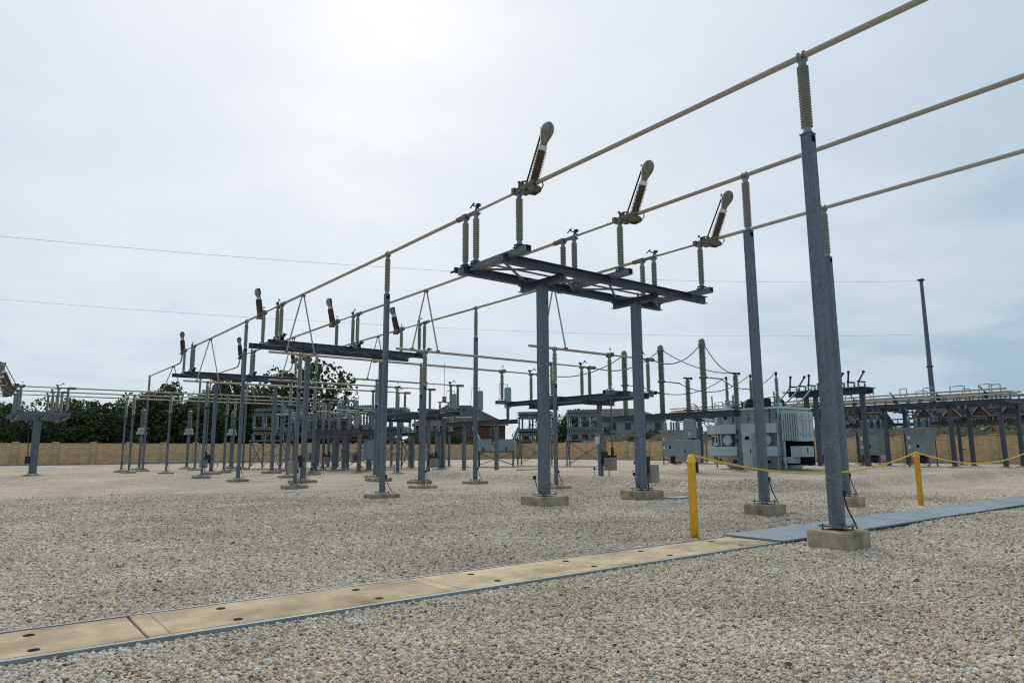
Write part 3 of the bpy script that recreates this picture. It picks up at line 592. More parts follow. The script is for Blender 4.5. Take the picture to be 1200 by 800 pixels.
for sti, (yc, rz, nm) in enumerate([(YD, 0, 'stand nearest bollards'), (32.3, math.pi, 'middle tall stand'), (48.3, math.pi, 'tall stand by trees')]):
    for x, n_ in zip(LOWX, names):
        lab = f'bus switch with brown tilted interrupter on {nm}, {n_}'
        if first: sw.location = (x, yc, zofs); sw['label'] = lab; first = False
        else: dup(sw, (x, yc, zofs), rz, lab)
# low stands of the bays: same kit turned along +X
zofl = ZL-0.1-INS_L-0.09
ls = make_stand('low steel stand of horizontal switches beside the transformer bay', zofl-0.172, 0.19, 0.8, 0.05)
ls.location = (22.8, 24.6, GZ(22.8,24.6)*0.4); ls.rotation_euler = (0,0,-math.pi/2)
dup(ls, (22.8, 39.8, 0), -math.pi/2, 'low steel stand of horizontal switches in the middle bay')
dup(ls, (22.8, 56.4, 0), -math.pi/2, 'low steel stand of horizontal switches in front of the dark trees')
dsw = make_switch('disconnect_switch', 'x', 'switch', False)
first = True
for (ylist, xx, nm) in ((BAYS[0], 22.8, 'beside the transformer bay'), (BAYS[1], 22.8, 'in the middle bay'), (BAYS[2], 22.8, 'before the dark trees')):
    for y in ylist:
        lab = f'closed disconnect switch on grey insulators on the low stand {nm}'
        grp = f'switches on the low stand {nm}'
        if first: dsw.location = (xx, y, zofl); dsw.rotation_euler = (0,0,-math.pi/2); dsw['label'] = lab; dsw['group'] = grp; first = False
        else: dup(dsw, (xx, y, zofl), -math.pi/2, lab, grp)
# single-column stand out on the open gravel
t = thing('single_column_stand', 'single-column switch stand alone on the open gravel before the tan wall', 'steel stand', (3.35, 56.4, 0))
foundation(t, 1.0, 0.05, 0.6)
MB().chbox(-0.22,0.22,-0.22,0.22,0.12,3.62,0.02).build('column', 'galvanized', t)
mb = MB(); mb.box(-1.5,1.6,-0.14,0.14,3.62,3.98); mb.build('longitudinal_beam', 'galvanized', t)
for x in (-1.3, 0.1, 1.35): MB().ibeam((x,-4.3,zofl-0.29),(x,4.3,zofl-0.29),0.16,0.2).build('cross_beam', 'galvanized', t)
mb = MB(); mb.tube([(-0.5,-0.2,3.6),(-0.35,-0.3,1.2)],0.03,8); mb.box(-0.5,-0.23,-0.28,0.0,0.75,1.25); mb.build('operator', 'steel_dark', t)
for y in BAYS[2]:
    dup(sw, (3.35, y, zofl), -math.pi/2, 'low bus switch with brown interrupter on the single-column stand', 'switches on the single-column stand')

# ---------------------------------------------------------------- bus tubes
def bend(mb_pts): return mb_pts
for x, n_, s0 in ((10.73, 'highest', -7.5), (14.54, 'middle', -7.5), (18.37, 'third', -7.5)):
    for i, (ya, yb) in enumerate(((s0, YD-1.2), (YD+1.2, 32.3-1.2), (32.3+1.2, 48.3-1.2))):
        seg = ['over the trench', 'between first and middle stands', 'between middle and last stands'][i]
        w_ = {'highest': 'on the open gravel side', 'middle': 'in the middle of three', 'third': 'on the transformer side'}[n_]
        tag(MB().tube([(x,ya,ZB),(x,(ya+yb)/2,ZB-0.012),(x,yb,ZB)], 0.055, 14).build('bus_tube', 'aluminium'), f'high tan bus tube {seg}, {w_}', 'bus tube')
    zt = ZB
    tag(MB().tube([(x,48.3+1.15,zt),(x,49.9,zt-0.02),(x,50.15,zt-0.12),(x,50.5,7.62),(x,50.8,7.5),(x,61.0,7.5)], 0.05, 10).build('bus_tube', 'aluminium'), f'cranked tan tube stepping down after the last stand, {w_}', 'bus tube')
de = make_post('dead-end bus post closing the run of high tubes before the tan wall', 7.5-0.058-INS_L-0.02, 0.145, 0.9, 0.12, group='dead-end posts before the wall')
de.location = (10.73, 60.9, 0)
for x in LOWX[1:]: dup(de, (x, 60.9, 0), 0, de['label'], de['group'])
def vhang(x, y, lab, grp, ztop=ZB, w=0.62):
    t = thing('bus_drop', lab, 'bus drop', (x, y, 0), 0, grp)
    for s_ in (-1, 1):
        MB().tube([(0.03*s_,0,ztop-0.04),(w*s_,0,ZL+0.05)], 0.032, 8).build('drop_tube', 'aluminium', t)
    MB().box(-0.1,0.1,-0.06,0.06,ztop-0.11,ztop-0.045).build('bus_clamp', 'casting', t)
    for s_ in (-1,1): MB().box(w*s_-0.06,w*s_+0.06,-0.07,0.07,ZL+0.03,ZL+0.09).build('bus_clamp', 'casting', t)
for bi, ylist in enumerate(BAYS):
    nm = ['transformer bay', 'middle bay', 'bay before the dark trees'][bi]
    for x, y in zip(LOWX, ylist):
        xs0 = (x-1.35) if bi < 2 else -14
        xa, xb = (22.8-1.2, 22.8+1.2) if bi < 2 else (22.8-1.2, 22.8+1.2)
        lab = f'low tan cross tube running toward the low stand of the {nm}'
        if bi == 2:
            tag(MB().tube([(-14,y,ZL),(3.35-1.2,y,ZL)], 0.05, 10).build('bus_tube', 'aluminium'), 'low tan bus tube leaving the single-column stand toward the open side', 'bus tube', 'outgoing low tubes')
            tag(MB().tube([(3.35+1.2,y,ZL),(xa,y,ZL)], 0.05, 10).build('bus_tube', 'aluminium'), 'low tan bus tube from the single-column stand toward the bay before the trees', 'bus tube', 'long low tubes')
            vhang(x, y, 'pair of slanting tubes dropping to the long low tubes before the wall', 'drops to the long low tubes', 7.5 if y < 60.9 else 7.5)
        else:
            tag(MB().tube([(xs0,y,ZL),(xa,y,ZL)], 0.055, 12).build('bus_tube', 'aluminium'), lab, 'bus tube', f'cross tubes of the {nm}')
            vhang(x, y, f'inverted V of tan tubes dropping from a high tube in the {nm}', f'tube drops of the {nm}')

# ---------------------------------------------------------------- circuit switcher of the transformer bay
def stack_profile(L, rc, rs, n): return shed_profile(L, rc, rs, n)
ME_GREEN0 = MB().lathe(shed_profile(1.68, 0.125, 0.165, 26), 18).mesh('lower_stack', 'porcelain_green')
ME_GREEN1 = MB().lathe(shed_profile(1.55, 0.135, 0.18, 24), 18).mesh('upper_stack', 'porcelain_green')
zf = 3.42
t = thing('equipment_frame', 'dark steel frame of the green columns in front of the transformer', 'steel stand', (29.5, 24.4, 0))
for y in (-1.95, 1.95):
    foundation(t, 0.9, 0.28, 0.5, 0, y)
    MB().chbox(-0.12,0.12,y-0.12,y+0.12,0.35,zf-0.3,0.012).build('column', 'galvanized_dark', t)
for x in (-0.28, 0.28): MB().ibeam((x,-4.6,zf-0.15),(x,4.4,zf-0.15),0.18,0.296).build('cross_beam', 'galvanized_dark', t)
for y in (-4.3,-2.75,0.1,2.8,4.1): MB().box(-0.18,0.18,y-0.06,y+0.06,zf-0.2,zf-0.06).build('spacer', 'galvanized_dark', t)
mb = MB(); mb.chbox(-0.62,-0.3,-2.35,-1.8,2.1,3.05,0.015); b1 = mb.build('control_box', 'box_blue', t)
MB().box(-0.63,-0.621,-2.2,-2.1,2.22,2.42).build('warning_sticker', 'white_label', b1); MB().box(-0.63,-0.621,-2.2,-2.1,2.43,2.5).build('sticker_header', 'red_paint', b1); MB().box(-0.63,-0.621,-2.08,-1.98,2.82,2.86).build('name_plate', 'orange_label', b1)
MB().box(-0.5,-0.1,-2.2,-1.9,2.2,2.3).box(-0.5,-0.1,-2.2,-1.9,2.8,2.9).build('bracket', 'galvanized_dark', t)
mb = MB(); mb.chbox(-0.85,-0.2,-2.5,-1.35,0.9,2.0,0.02); b2 = mb.build('operator_cabinet', 'cabinet_grey', t)
MB().box(-0.862,-0.851,-2.45,-1.95,0.95,1.95).build('cabinet_door', 'cabinet_grey', b2); MB().box(-0.88,-0.863,-2.02,-1.98,1.35,1.5).build('handle', 'black_print', b2)
MB().tube([(-0.5,-2.2,2.1),(-0.55,-2.2,1.95),(-0.6,-1.8,1.88),(-0.5,-1.5,2.05)],0.03,6).tube([(-0.4,-2.3,0.92),(-0.4,-2.35,0.6),(-0.2,-2.2,0.28)],0.035,6).build('conduit','black_rubber',t)
tops = []
gc = thing('switcher_column', 'x', 'insulator column', (0,0,0))
MB().box(-0.3,0.3,-0.3,0.3,0,0.03).build('base_plate', 'galvanized_dark', gc)
inst('lower_stack', ME_GREEN0, gc, (0,0,0.03))
MB().lathe([(0.2,0),(0.22,0.03),(0.22,0.09),(0.16,0.14),(0.14,0.2)], 16, (0,0,1.72)).build('middle_flange', 'casting', gc)
MB().box(0.15,0.75,-0.05,0.05,1.76,1.80).beam((0.7,0,1.78),(1.25,-0.25,1.74),0.1,0.05).build('terminal_arm', 'casting', gc)
inst('upper_stack', ME_GREEN1, gc, (0,0,1.92))
MB().lathe([(0.2,0),(0.2,0.06),(0.165,0.09),(0.165,0.2),(0.13,0.29),(0.06,0.34),(0.01,0.35)], 16, (0,0,3.47), smooth=False).build('dome_cap', 'bulb_paint', gc)
ys_g = (27.15, 24.45, 21.7)
for i, y in enumerate(ys_g):
    lab = ['green column on the dark frame closest to the low switches', 'green column in the middle of the dark frame', 'green column over the hanging control boxes'][i]
    if i == 0: gc.location = (29.5,y,zf); gc['label'] = lab
    else: dup(gc, (29.5,y,zf), 0, lab)
def cable(pts, r, lab, grp, mat='cable', n=8):
    return tag(MB().tube(pts, r, n).build('flexible_cable', mat), lab, 'cable', grp)
G1 = 'flexible leads to the green columns'
for y0, y in zip(BAYS[0], ys_g):
    cable(cat_pts((24.3,y0,ZL+0.02),(29.4,y,zf+3.5),0.55), 0.028, 'slack grey lead rising from the low switches to a green column', G1)

# ---------------------------------------------------------------- transformer
zt0 = 0.30
t = thing('power_transformer', 'large pale grey-green power transformer standing in the gravel bay', 'transformer', (36.0, 23.75, zt0)); t.scale = (1.04, 1.0, 1.1)
PT = 'transformer_paint'
MB().chbox(-0.5,4.3,-3.3,2.95,-0.4,0.05,0.03).build('foundation', 'concrete', t)
MB().add([(0.75,-1.7,0.05),(3.0,-1.7,0.05),(3.0,1.7,0.05),(0.75,1.7,0.05),(0.4,-2.1,0.75),(3.2,-2.1,0.75),(3.2,2.2,0.75),(0.4,2.2,0.75)],[(3,2,1,0),(4,5,6,7),(0,1,5,4),(1,2,6,5),(2,3,7,6),(3,0,4,7)]).build('base_skid', PT, t)
MB().chbox(0.5,3.2,-2.2,2.45,0.7505,3.2,0.02).build('tank', PT, t)
MB().chbox(0.12,3.4,-2.3,2.55,3.2005,3.3,0.02).build('tank_cover', PT, t)
MB().add([(0.499,1.9,3.15),(0.499,2.3,3.15),(0.05,2.1,2.5)],[(0,1,2)]).box(-0.12,0.499,-2.1,2.55,1.95,2.45).build('stiffener', PT, t)
MB().chbox(-0.12,0.499,-2.1,2.55,0.76,1.26,0.015).build('stiffener', PT, t)
for y in (-2.05,-0.95,-0.2,1.75,2.4): MB().box(0.12,0.499,y-0.04,y+0.04,1.29,1.94).build('rib', PT, t)
for y in (-2.1,-0.9,0.6,2.0): MB().box(0.16,0.499,y-0.03,y+0.03,2.51,3.19).build('rib', PT, t)
for y in (1.25,-1.35):
    c = MB().lathe([(0.22,0),(0.22,0.40),(0.31,0.401),(0.31,0.45),(0.285,0.455),(0.285,0.48)], 24, (0.498,y,1.6), (-1,0,0)).build('manhole_cover', PT, t)
    for k in range(10):
        a = 2*math.pi*k/10; MB().lathe([(0.018,0),(0.018,0.03)],6,(0.048,y+0.265*math.cos(a),1.6+0.265*math.sin(a)),(-1,0,0)).build('bolt','steel_dark',c)
mb = MB(); mb.chbox(-0.5,-0.02,-0.75,-0.15,0.02,1.95,0.015); cb = mb.build('control_cabinet', PT, t)
MB().box(-0.512,-0.501,-0.62,-0.35,1.6,1.78).build('window', 'black_print', cb); MB().box(-0.512,-0.501,-0.7,-0.66,0.9,1.1).build('handle','black_print',cb)
MB().chbox(-0.25,-0.002,0.05,0.3,0.55,0.95,0.01).build('junction_box', 'cabinet_grey', t)
MB().lathe([(0.09,0),(0.09,0.1)],14,(0.498,1.6,2.85),(-1,0,0)).build('gauge','black_print',t)
MB().box(-0.01,-0.001,1.7,1.95,1.05,1.15).build('warning_sticker','red_paint',t)
MB().box(0.488,0.4975,1.62,1.9,1.5,1.72).build('name_plate','cabinet_grey',t)
def text(s_, size, parent, loc, rot, name='marking', mat='black_print', bold=0.012):
    cu = bpy.data.curves.new('txt','FONT'); cu.body = s_; cu.size = size; cu.align_x = 'CENTER'; cu.align_y = 'CENTER'; cu.extrude = 0.002; cu.offset = bold
    tmp = bpy.data.objects.new('txt', cu); C.objects.link(tmp)
    bpy.context.view_layer.update()
    me_ = bpy.data.meshes.new_from_object(tmp.evaluated_get(bpy.context.evaluated_depsgraph_get())); bpy.data.objects.remove(tmp); bpy.data.curves.remove(cu)
    me_.materials.clear(); me_.materials.append(MATS[mat]); me_.name = name
    o_ = inst(name, me_, parent, loc, rot); return o_
text('T1', 0.42, t, (0.11,2.18,1.6), (R(90),0,R(-90)))
MB().box(0.12,0.499,1.95,2.42,1.32,1.9).build('marking_panel', PT, t)
for k,(y,z0_,z1_) in enumerate(((1.0,1.27,1.94),(0.35,0.1,1.94),(-0.85,1.27,1.94),(-1.9,0.1,0.75),(2.25,0.1,0.75),(0.8,2.46,3.19),(-1.5,2.46,3.19))):
    MB().tube([(0.3,y,z0_),(0.3,y,z1_)],0.035,8).build('conduit',('steel_dark','transformer_paint')[k%2],t)
for y,z in ((-1.75,2.85),(0.1,2.8),(1.15,2.75)): MB().chbox(0.3,0.498,y-0.13,y+0.13,z-0.14,z+0.14,0.01).build('junction_box','cabinet_grey',t)
for y in (-1.2,0.9): MB().lathe([(0.07,0),(0.07,0.3),(0.11,0.31),(0.11,0.36)],12,(0.5,y,0.45),(-1,0,0)).build('drain_valve','steel_dark',t)
# radiator bank and fans on the near end
for x in (0.4,1.2):
    for z in (1.55,3.0): MB().tube([(x,-2.19,z+(0.1 if z<2 else -0.1)),(x,-3.34,z+(0.1 if z<2 else -0.1))],0.08,10).build('header_pipe', PT, t)
for k in range(7):
    y = -2.4-0.14*k
    MB().chbox(0.06,1.55,y-0.04,y+0.04,1.55,3.0,0.02).build('radiator_panel', PT, t)
g_ = MB().box(0.04,1.57,-3.40,-3.33,1.53,3.02).build('radiator_end', PT, t)
for x in (0.45,0.8,1.15): MB().box(x-0.03,x+0.03,-3.44,-3.401,1.65,2.9).build('rib', PT, g_)
for z in (1.85,2.6): MB().box(0.15,1.45,-3.47,-3.441,z-0.03,z+0.03).build('rib', PT, g_)
MB().box(0.048,0.059,-2.99,-2.9,2.75,2.88).build('sticker','orange_label',t)
MB().chbox(0.5,1.9,-3.2,-2.25,0.3,1.5,0.04).build('fan_shroud', 'black_print', t)
mb = MB(); mb.chbox(0.0,1.25,-3.5,-2.85,0.72,1.25,0.015); cb = mb.build('terminal_box', PT, t)
text('1', 0.42, cb, (0.62,-3.508,0.99), (R(90),0,0), bold=0.02); text('.', 0.4, cb, (0.92,-3.508,1.0), (R(90),0,0), bold=0.02)
MB().box(0.3,0.6,-3.1,-2.2,0.4,0.719).tube([(0.2,-2.4,0.1),(0.2,-2.4,1.5)],0.05,8).build('bracket', PT, t)
# top: HV bushings, arresters, covers
ME_BUSH = MB().lathe([(0.16,0),(0.16,0.3),(0.1,0.32)]+[(r_,z+0.32) for r_,z in shed_profile(1.0,0.07,0.12,16)]+[(0.05,1.33),(0.05,1.5)],16).mesh('high_voltage_bushing','porcelain_grey')
for y in (1.7,0.0,-1.7):
    MB().lathe([(0.24,0),(0.24,0.25)],16,(0.9,y,3.3)).build('turret', PT, t)
    bo = inst('high_voltage_bushing', ME_BUSH, t, (0.9,y,3.55)); MB().lathe([(0.06,1.45),(0.075,1.47),(0.075,1.6),(0.03,1.66)],10).build('terminal','steel_dark',bo)
for y in (0.9,-0.8,-2.0):
    MB().lathe([(0.05,0)]+shed_profile(0.7,0.05,0.09,10,0.02)+[(0.03,0.8)],12,(0.35,y,3.3)).build('surge_arrester','porcelain_grey',t)
for x,y in ((2.2,1.3),(2.2,0.2),(2.3,-1.0),(0.35,-0.3),(0.35,-1.35)):
    MB().chbox(x-0.2,x+0.2,y-0.18,y+0.18,3.32,3.8,0.06).build('bushing_cover','black_rubber',t)
MB().tube([(0.5,2.5,2.7),(0.5,3.0,2.75),(0.5,3.3,2.95),(0.5,3.3,3.0)],0.1,10).build('oil_pipe', PT, t)
for y in (2.35,-1.9): MB().tube([(0.25,y,3.29),(0.25,y,4.1)],0.04,8).build('vent_pipe','galvanized',t)
for k in range(16):
    x=random.uniform(0.3,2.6); y=random.uniform(-2.1,2.3); MB().tube([(x,y,3.3),(x+random.uniform(-.2,.2),y+random.uniform(-.3,.3),3.75),(x+random.uniform(-.3,.3),y+random.uniform(-.5,.5),3.6)],0.04,6).build('top_pipe',('cable','steel_dark','transformer_paint')[k%3],t)
G2 = 'drooping leads from the green columns to the transformer'
for y, yb in zip(ys_g, (25.45,23.75,22.05)):
    cable(cat_pts((30.7,y-0.22,zf+1.74),(36.9,yb,zt0+5.7),0.75), 0.026, 'drooping grey lead between a green column and the transformer bushings', G2)
# insulated posts in front of the transformer
pt = thing('insulator_post', 'slim post with ribbed insulator directly in front of the transformer', 'support post', (33.0,22.15,GZ(33,22)))
foundation(pt, 0.6, 0.03, 0.36)
MB().chbox(-0.1,0.1,-0.1,0.1,0.1,3.4,0.01).build('post','galvanized',pt); MB().box(-0.35,0.35,-0.12,0.12,3.401,3.5).build('arm','galvanized_dark',pt)
MB().lathe([(0.1,0)]+shed_profile(1.7,0.11,0.165,24,0.03)+[(0.08,1.8)],16,(0,0,3.5)).build('insulator','porcelain_grey',pt); MB().box(-0.3,0.3,-0.08,0.08,5.3,5.38).sphere((0.35,0.0,5.35),0.09,8).build('terminal','steel_dark',pt)
MB().box(-0.16,-0.101,-0.05,0.05,2.0,2.2).box(-0.2,-0.101,-0.08,0.08,1.6,1.72).build('bracket','steel_dark',pt)
dup(pt, (33.0,25.4,GZ(33,25)), 0, 'slim post with ribbed insulator partly behind the green columns')
cable(cat_pts((29.7,24.45,zf+3.5),(33.0,22.15,GZ(33,22)+5.36),0.35), 0.024, 'grey lead from the middle green column to the slim post before the transformer', None)
cable(cat_pts((29.7,21.7,zf+3.5),(33.0,22.15,GZ(33,22)+5.36),0.4), 0.024, 'grey lead from the green column over the control boxes to the slim post', None)

# ---------------------------------------------------------------- low voltage switch platform and bus rack
t = thing('switch_platform', 'dark steel platform crowded with small angled switches behind the transformer', 'steel stand', (48.0,26.0,0))
for x,y in ((0,0.35),(0,-0.35),(0.2,-3.6)):
    foundation(t,0.7,0.1,0.4,x,y,False); MB().chbox(x-0.14,x+0.14,y-0.14,y+0.14,0.17,5.3,0.01).build('column','galvanized_dark',t)
for x in (-0.4,0.6): MB().ibeam((x,1.5,5.45),(x,-4.2,5.45),0.2,0.3).build('cross_beam','galvanized_dark',t)
MB().box(-0.9,0.9,-4.2,1.7,5.62,5.7).build('deck_channel','galvanized_dark',t)
for k in range(8):
    y = 1.3-0.72*k; MB().lathe(shed_profile(0.32,0.05,0.09,5,0),10,(-0.5,y,5.7)).build('small_insulator','porcelain_grey',t); p_ = MB().lathe(shed_profile(0.32,0.05,0.09,5,0),10,(0.4,y,5.7)).build('small_insulator','porcelain_grey',t)
    MB().beam((-0.6,y,6.08),(0.5,y,6.1),0.09,0.1).beam((-0.45,y,6.1),(0.15 if k%2 else -0.5,y-0.1,6.75),0.07,0.1).sphere((0.15 if k%2 else -0.5,y-0.1,6.78),0.11,8).build('switch_arm','steel_dark',p_)
MB().chbox(-0.25,-0.14,0.2,0.55,2.9,3.15,0.02).build('lamp_box','black_print',t)
G3 = 'low voltage leads rising from the transformer'
for k,(y0,y1) in enumerate(((24.6,27.2),(24.0,26.4),(23.0,25.4))):
    cable(cat_pts((38.5,y0,4.0),(47.3,y1,6.0),0.5,16), 0.055, 'thick grey lead sweeping up from the transformer top to the switch platform', G3)
RX0, RX1, RZ = 62.6, 66.6, 5.35
t = thing('bus_rack', 'long dark steel rack with tan pipework over the grey breaker cabinets', 'bus rack', (0,0,0))
yc_ = [18.7,22.2,27.3,31.2,35.1,39.0,42.9,46.8,49.9]
for y in yc_:
    for x in (RX0,RX1):
        if x == RX1 and y < 18: continue
        foundation(t,0.9,0.05,0.5,x,y,False); MB().chbox(x-0.15,x+0.15,y-0.15,y+0.15,0.12,RZ-0.35,0.01).build('column','galvanized_dark',t)
    MB().ibeam((RX0-1.0,y,RZ-0.5),(RX1+1.0,y,RZ-0.5),0.16,0.24).build('cross_beam','galvanized_dark',t)
for x in (RX0,RX1): MB().ibeam((x,18.3,RZ-0.19),(x,50.2,RZ-0.19),0.22,0.36).build('long_beam','galvanized_dark',t)
MB().ibeam((RX0-0.1,18.2,RZ-0.17),(RX1+0.9,18.2,RZ-0.17),0.2,0.3).build('end_beam','galvanized_dark',t)
ins_s = MB().lathe(shed_profile(0.42,0.05,0.095,6,0),10).mesh('small_insulator','porcelain_grey')
for k in range(34):
    for x in (RX0-0.15,(RX0+RX1)/2,RX1+0.1):
        inst('small_insulator', ins_s, t, (x,18.5+0.95*k,RZ))
for x,z in ((RX0-0.15,RZ+0.48),((RX0+RX1)/2,RZ+0.48),(RX1+0.1,RZ+0.48),(RX0+1.0,RZ+0.55),(RX0-0.6,RZ+0.30),(RX0+2.9,RZ+0.62),(RX1+0.8,RZ+0.42),(RX0-0.4,RZ+0.72)):
    MB().tube([(x,18.0,z),(x,50.5,z)],0.07,8).build('bus_pipe','aluminium',t)
for k in range(26):
    y = 18.5+1.2*k; h = (0.62,0.85,0.5,0.95,0.7)[k%5]; x = RX0+(0.0,2.0,0.9,3.4)[k%4]; w = (0.75,1.1,0.55,0.9)[(k*3)%4]
    MB().tube([(x,y,RZ+0.48),(x,y,RZ+0.48+h-0.06),(x+0.02,y+0.06,RZ+0.48+h),(x+0.02,y+w-0.06,RZ+0.48+h),(x,y+w,RZ+0.48+h-0.06),(x,y+w,RZ+0.5)],0.045,8).build('loop_pipe','aluminium',t)
for k in range(9):
    y = 19.4+3.4*k; MB().box(RX0-0.5,RX0-0.25,y-0.1,y+0.1,RZ+0.02,RZ+0.5).beam((RX0-0.4,y,RZ+0.5),(RX0-0.3,y+0.4,RZ+1.0),0.06,0.08).build('cutout_fuse','steel_dark',t)
hang_me = MB().lathe(shed_profile(0.35,0.05,0.1,5,0),10).mesh('hanging_insulator','porcelain_grey')
for k in range(28):
    y = 18.7+1.12*k; x = (RX0-0.25, RX1-0.2)[k%2]
    inst('hanging_insulator',hang_me,t,(x,y,RZ-0.75)); p_ = inst('hanging_insulator',hang_me,t,(x,y+0.5,RZ-0.75))
    MB().beam((0,-0.6,-0.07),(0,0.1,-0.07),0.07,0.09).beam((0,-0.45,-0.1),(0,-0.75,-0.55),0.05,0.09).beam((0,-0.75,-0.55),(0,-1.0,-0.45),0.05,0.05).build('switch_blade','steel_dark',p_)
# lower secondary beam further back
t2 = thing('secondary_rack', 'low dark beam on slim posts behind the long bus rack', 'bus rack', (71.0,0,0))
for y in (20.0,24.6,29.2,33.8):
    foundation(t2,0.7,0.05,0.4,0,y,False); MB().chbox(-0.12,0.12,y-0.12,y+0.12,0.12,3.7,0.01).build('post','galvanized_dark',t2)
    for z in (1.4,2.6): MB().box(-0.1,0.1,y-0.45,y-0.121,z,z+0.08).build('step_bolt','steel_dark',t2)
MB().ibeam((0,16,3.85),(0,36,3.85),0.2,0.28).build('beam','galvanized_dark',t2)
MB().tube([(0,16,4.35),(0,36,4.35)],0.06,8).build('bus_pipe','galvanized_dark',t2)
for k in range(12): MB().lathe(shed_profile(0.3,0.04,0.08,4,0),8,(0,17+1.6*k,4.0)).build('small_insulator','porcelain_grey',t2)

# ---------------------------------------------------------------- breaker cabinets under the rack
bk = thing('breaker_cabinet', 'grey outdoor breaker cabinet with bushings on its roof under the bus rack', 'breaker', (0,0,0), 0, 'breaker cabinets under the bus rack')
CG = 'cabinet_grey'
MB().chbox(-0.9,0.35,-0.85,0.85,0.95,3.2,0.015).build('body', CG, bk)
MB().add([(0.351,-0.85,2.0),(0.351,0.85,2.0),(1.1,0.85,2.3),(1.1,-0.85,2.3),(0.351,-0.85,3.2),(0.351,0.85,3.2),(1.1,0.85,3.2),(1.1,-0.85,3.2)],[(0,1,2,3),(7,6,5,4),(0,3,7,4),(2,1,5,6),(1,0,4,5),(3,2,6,7)]).build('rear_hood', CG, bk)
MB().add([(-0.901,-0.85,2.75),(-0.901,0.85,2.75),(-0.901,0.85,3.2),(-0.901,-0.85,3.2),(-1.25,-0.85,3.2),(-1.25,0.85,3.2)],[(0,1,2,3),(1,0,4,5),(3,2,5,4),(0,3,4),(2,1,5)]).build('front_hood', CG, bk)
MB().box(-1.3,1.15,-0.92,0.92,3.2005,3.27).build('roof', CG, bk)
d_ = MB().box(-0.915,-0.902,-0.8,0.8,2.02,2.74).build('upper_door', CG, bk); MB().box(-0.925,-0.916,0.5,0.68,2.3,2.6).build('data_sheet','white_label',d_)
d_ = MB().box(-0.915,-0.902,-0.8,0.8,0.98,1.98).build('lower_door', CG, bk); MB().box(-0.925,-0.916,0.5,0.68,1.55,1.8).build('data_sheet','white_label',d_); MB().box(-0.95,-0.916,-0.16,0.0,1.62,1.86).build('handle','black_print',d_)
for x in (-0.8,0.9):
    for y in (-0.78,0.78): MB().box(x-0.04,x+0.04,y-0.04,y+0.04,0.0,0.949 if x < 0 else 2.2).build('leg', 'galvanized', bk)
for s_ in (-1,1): MB().beam((-0.8,s_*0.78,0.12),(0.9,s_*0.78,0.75),0.04,0.04).beam((0.9,s_*0.84,0.12),(-0.8,s_*0.84,0.75),0.04,0.04).build('brace','galvanized',bk)
MB().beam((-0.8,-0.78,0.1),(-0.8,0.78,0.75),0.04,0.04).beam((-0.86,0.78,0.1),(-0.86,-0.78,0.75),0.04,0.04).chbox(-0.4,0.3,-0.4,0.4,0.3,0.94,0.05).build('underframe','steel_dark',bk)
me_b = MB().lathe([(0.09,0),(0.09,0.12)]+[(r_,z+0.12) for r_,z in shed_profile(0.62,0.075,0.12,8)]+[(0.03,0.78),(0.03,0.95)],12).mesh('bushing','porcelain_blue')
for x in (-0.55,0.55):
    for y in (-0.6,0,0.6): inst('bushing', me_b, bk, (x,y,3.27))
for k,y in enumerate((25.2,29.2,33.1,37.0,41.0,44.9,48.7)):
    if k == 0: bk.location = (64.2,y,0)
    else: dup(bk,(64.2,y,0),0,bk['label'],bk['group'])
    for q in range(3): cable([(63.65,y-0.6+0.6*q,4.2),(63.5,y-0.55+0.6*q,4.55),(63.0,y-0.1+0.6*q,4.65),(62.7,y+0.2+0.6*q,4.55)],0.04,'short dark lead looping from a breaker bushing to the rack','leads above the breaker cabinets','black_rubber',6)
dup(bk,(50.5,40.5,0),0,'grey breaker cabinet standing behind the hanging control boxes, away from the rack')

# ---------------------------------------------------------------- capacitor banks, dead-tank breaker, blue cylinders
def lattice(t,x0,x1,y0,y1,z0,z1,mat='galvanized'):
    for x in (x0,x1):
        for y in (y0,y1):
            MB().box(x-0.05,x+0.05,y-0.05,y+0.05,z0,z1).build('leg',mat,t)
    for y in (y0,y1): MB().beam((x0,y,z0+0.15),(x1,y,z1-0.1),0.05,0.05).beam((x1,y+0.06,z0+0.15),(x0,y+0.06,z1-0.1),0.05,0.05).build('cross_brace',mat,t)
    for x in (x0,x1): MB().beam((x,y0,z0+0.15),(x,y1,z1-0.1),0.05,0.05).beam((x+0.06,y1,z0+0.15),(x+0.06,y0,z1-0.1),0.05,0.05).build('cross_brace',mat,t)
    MB().box(x0-0.1,x1+0.1,y0-0.08,y0+0.08,z1,z1+0.1).box(x0-0.1,x1+0.1,y1-0.08,y1+0.08,z1,z1+0.1).box(x0-0.08,x0+0.08,y0+0.081,y1-0.081,z1,z1+0.1).box(x1-0.08,x1+0.08,y0+0.081,y1-0.081,z1,z1+0.1).build('top_frame',mat,t)
cp = thing('capacitor_bank','x','capacitor bank',(0,0,0))
MB().chbox(-2.1,2.1,-1.2,1.2,-0.2,0.03,0.02).build('foundation','pier_concrete',cp)
lattice(cp,-1.7,1.7,-0.8,0.8,0.03,2.4)
can = MB().chbox(-0.07,0.07,-0.3,0.3,0,0.5,0.02).lathe([(0.03,0.5),(0.05,0.53),(0.03,0.62)],8,(0,-0.15,0)).lathe([(0.03,0.5),(0.05,0.53),(0.03,0.62)],8,(0,0.15,0)).mesh('capacitor_can','cabinet_grey')
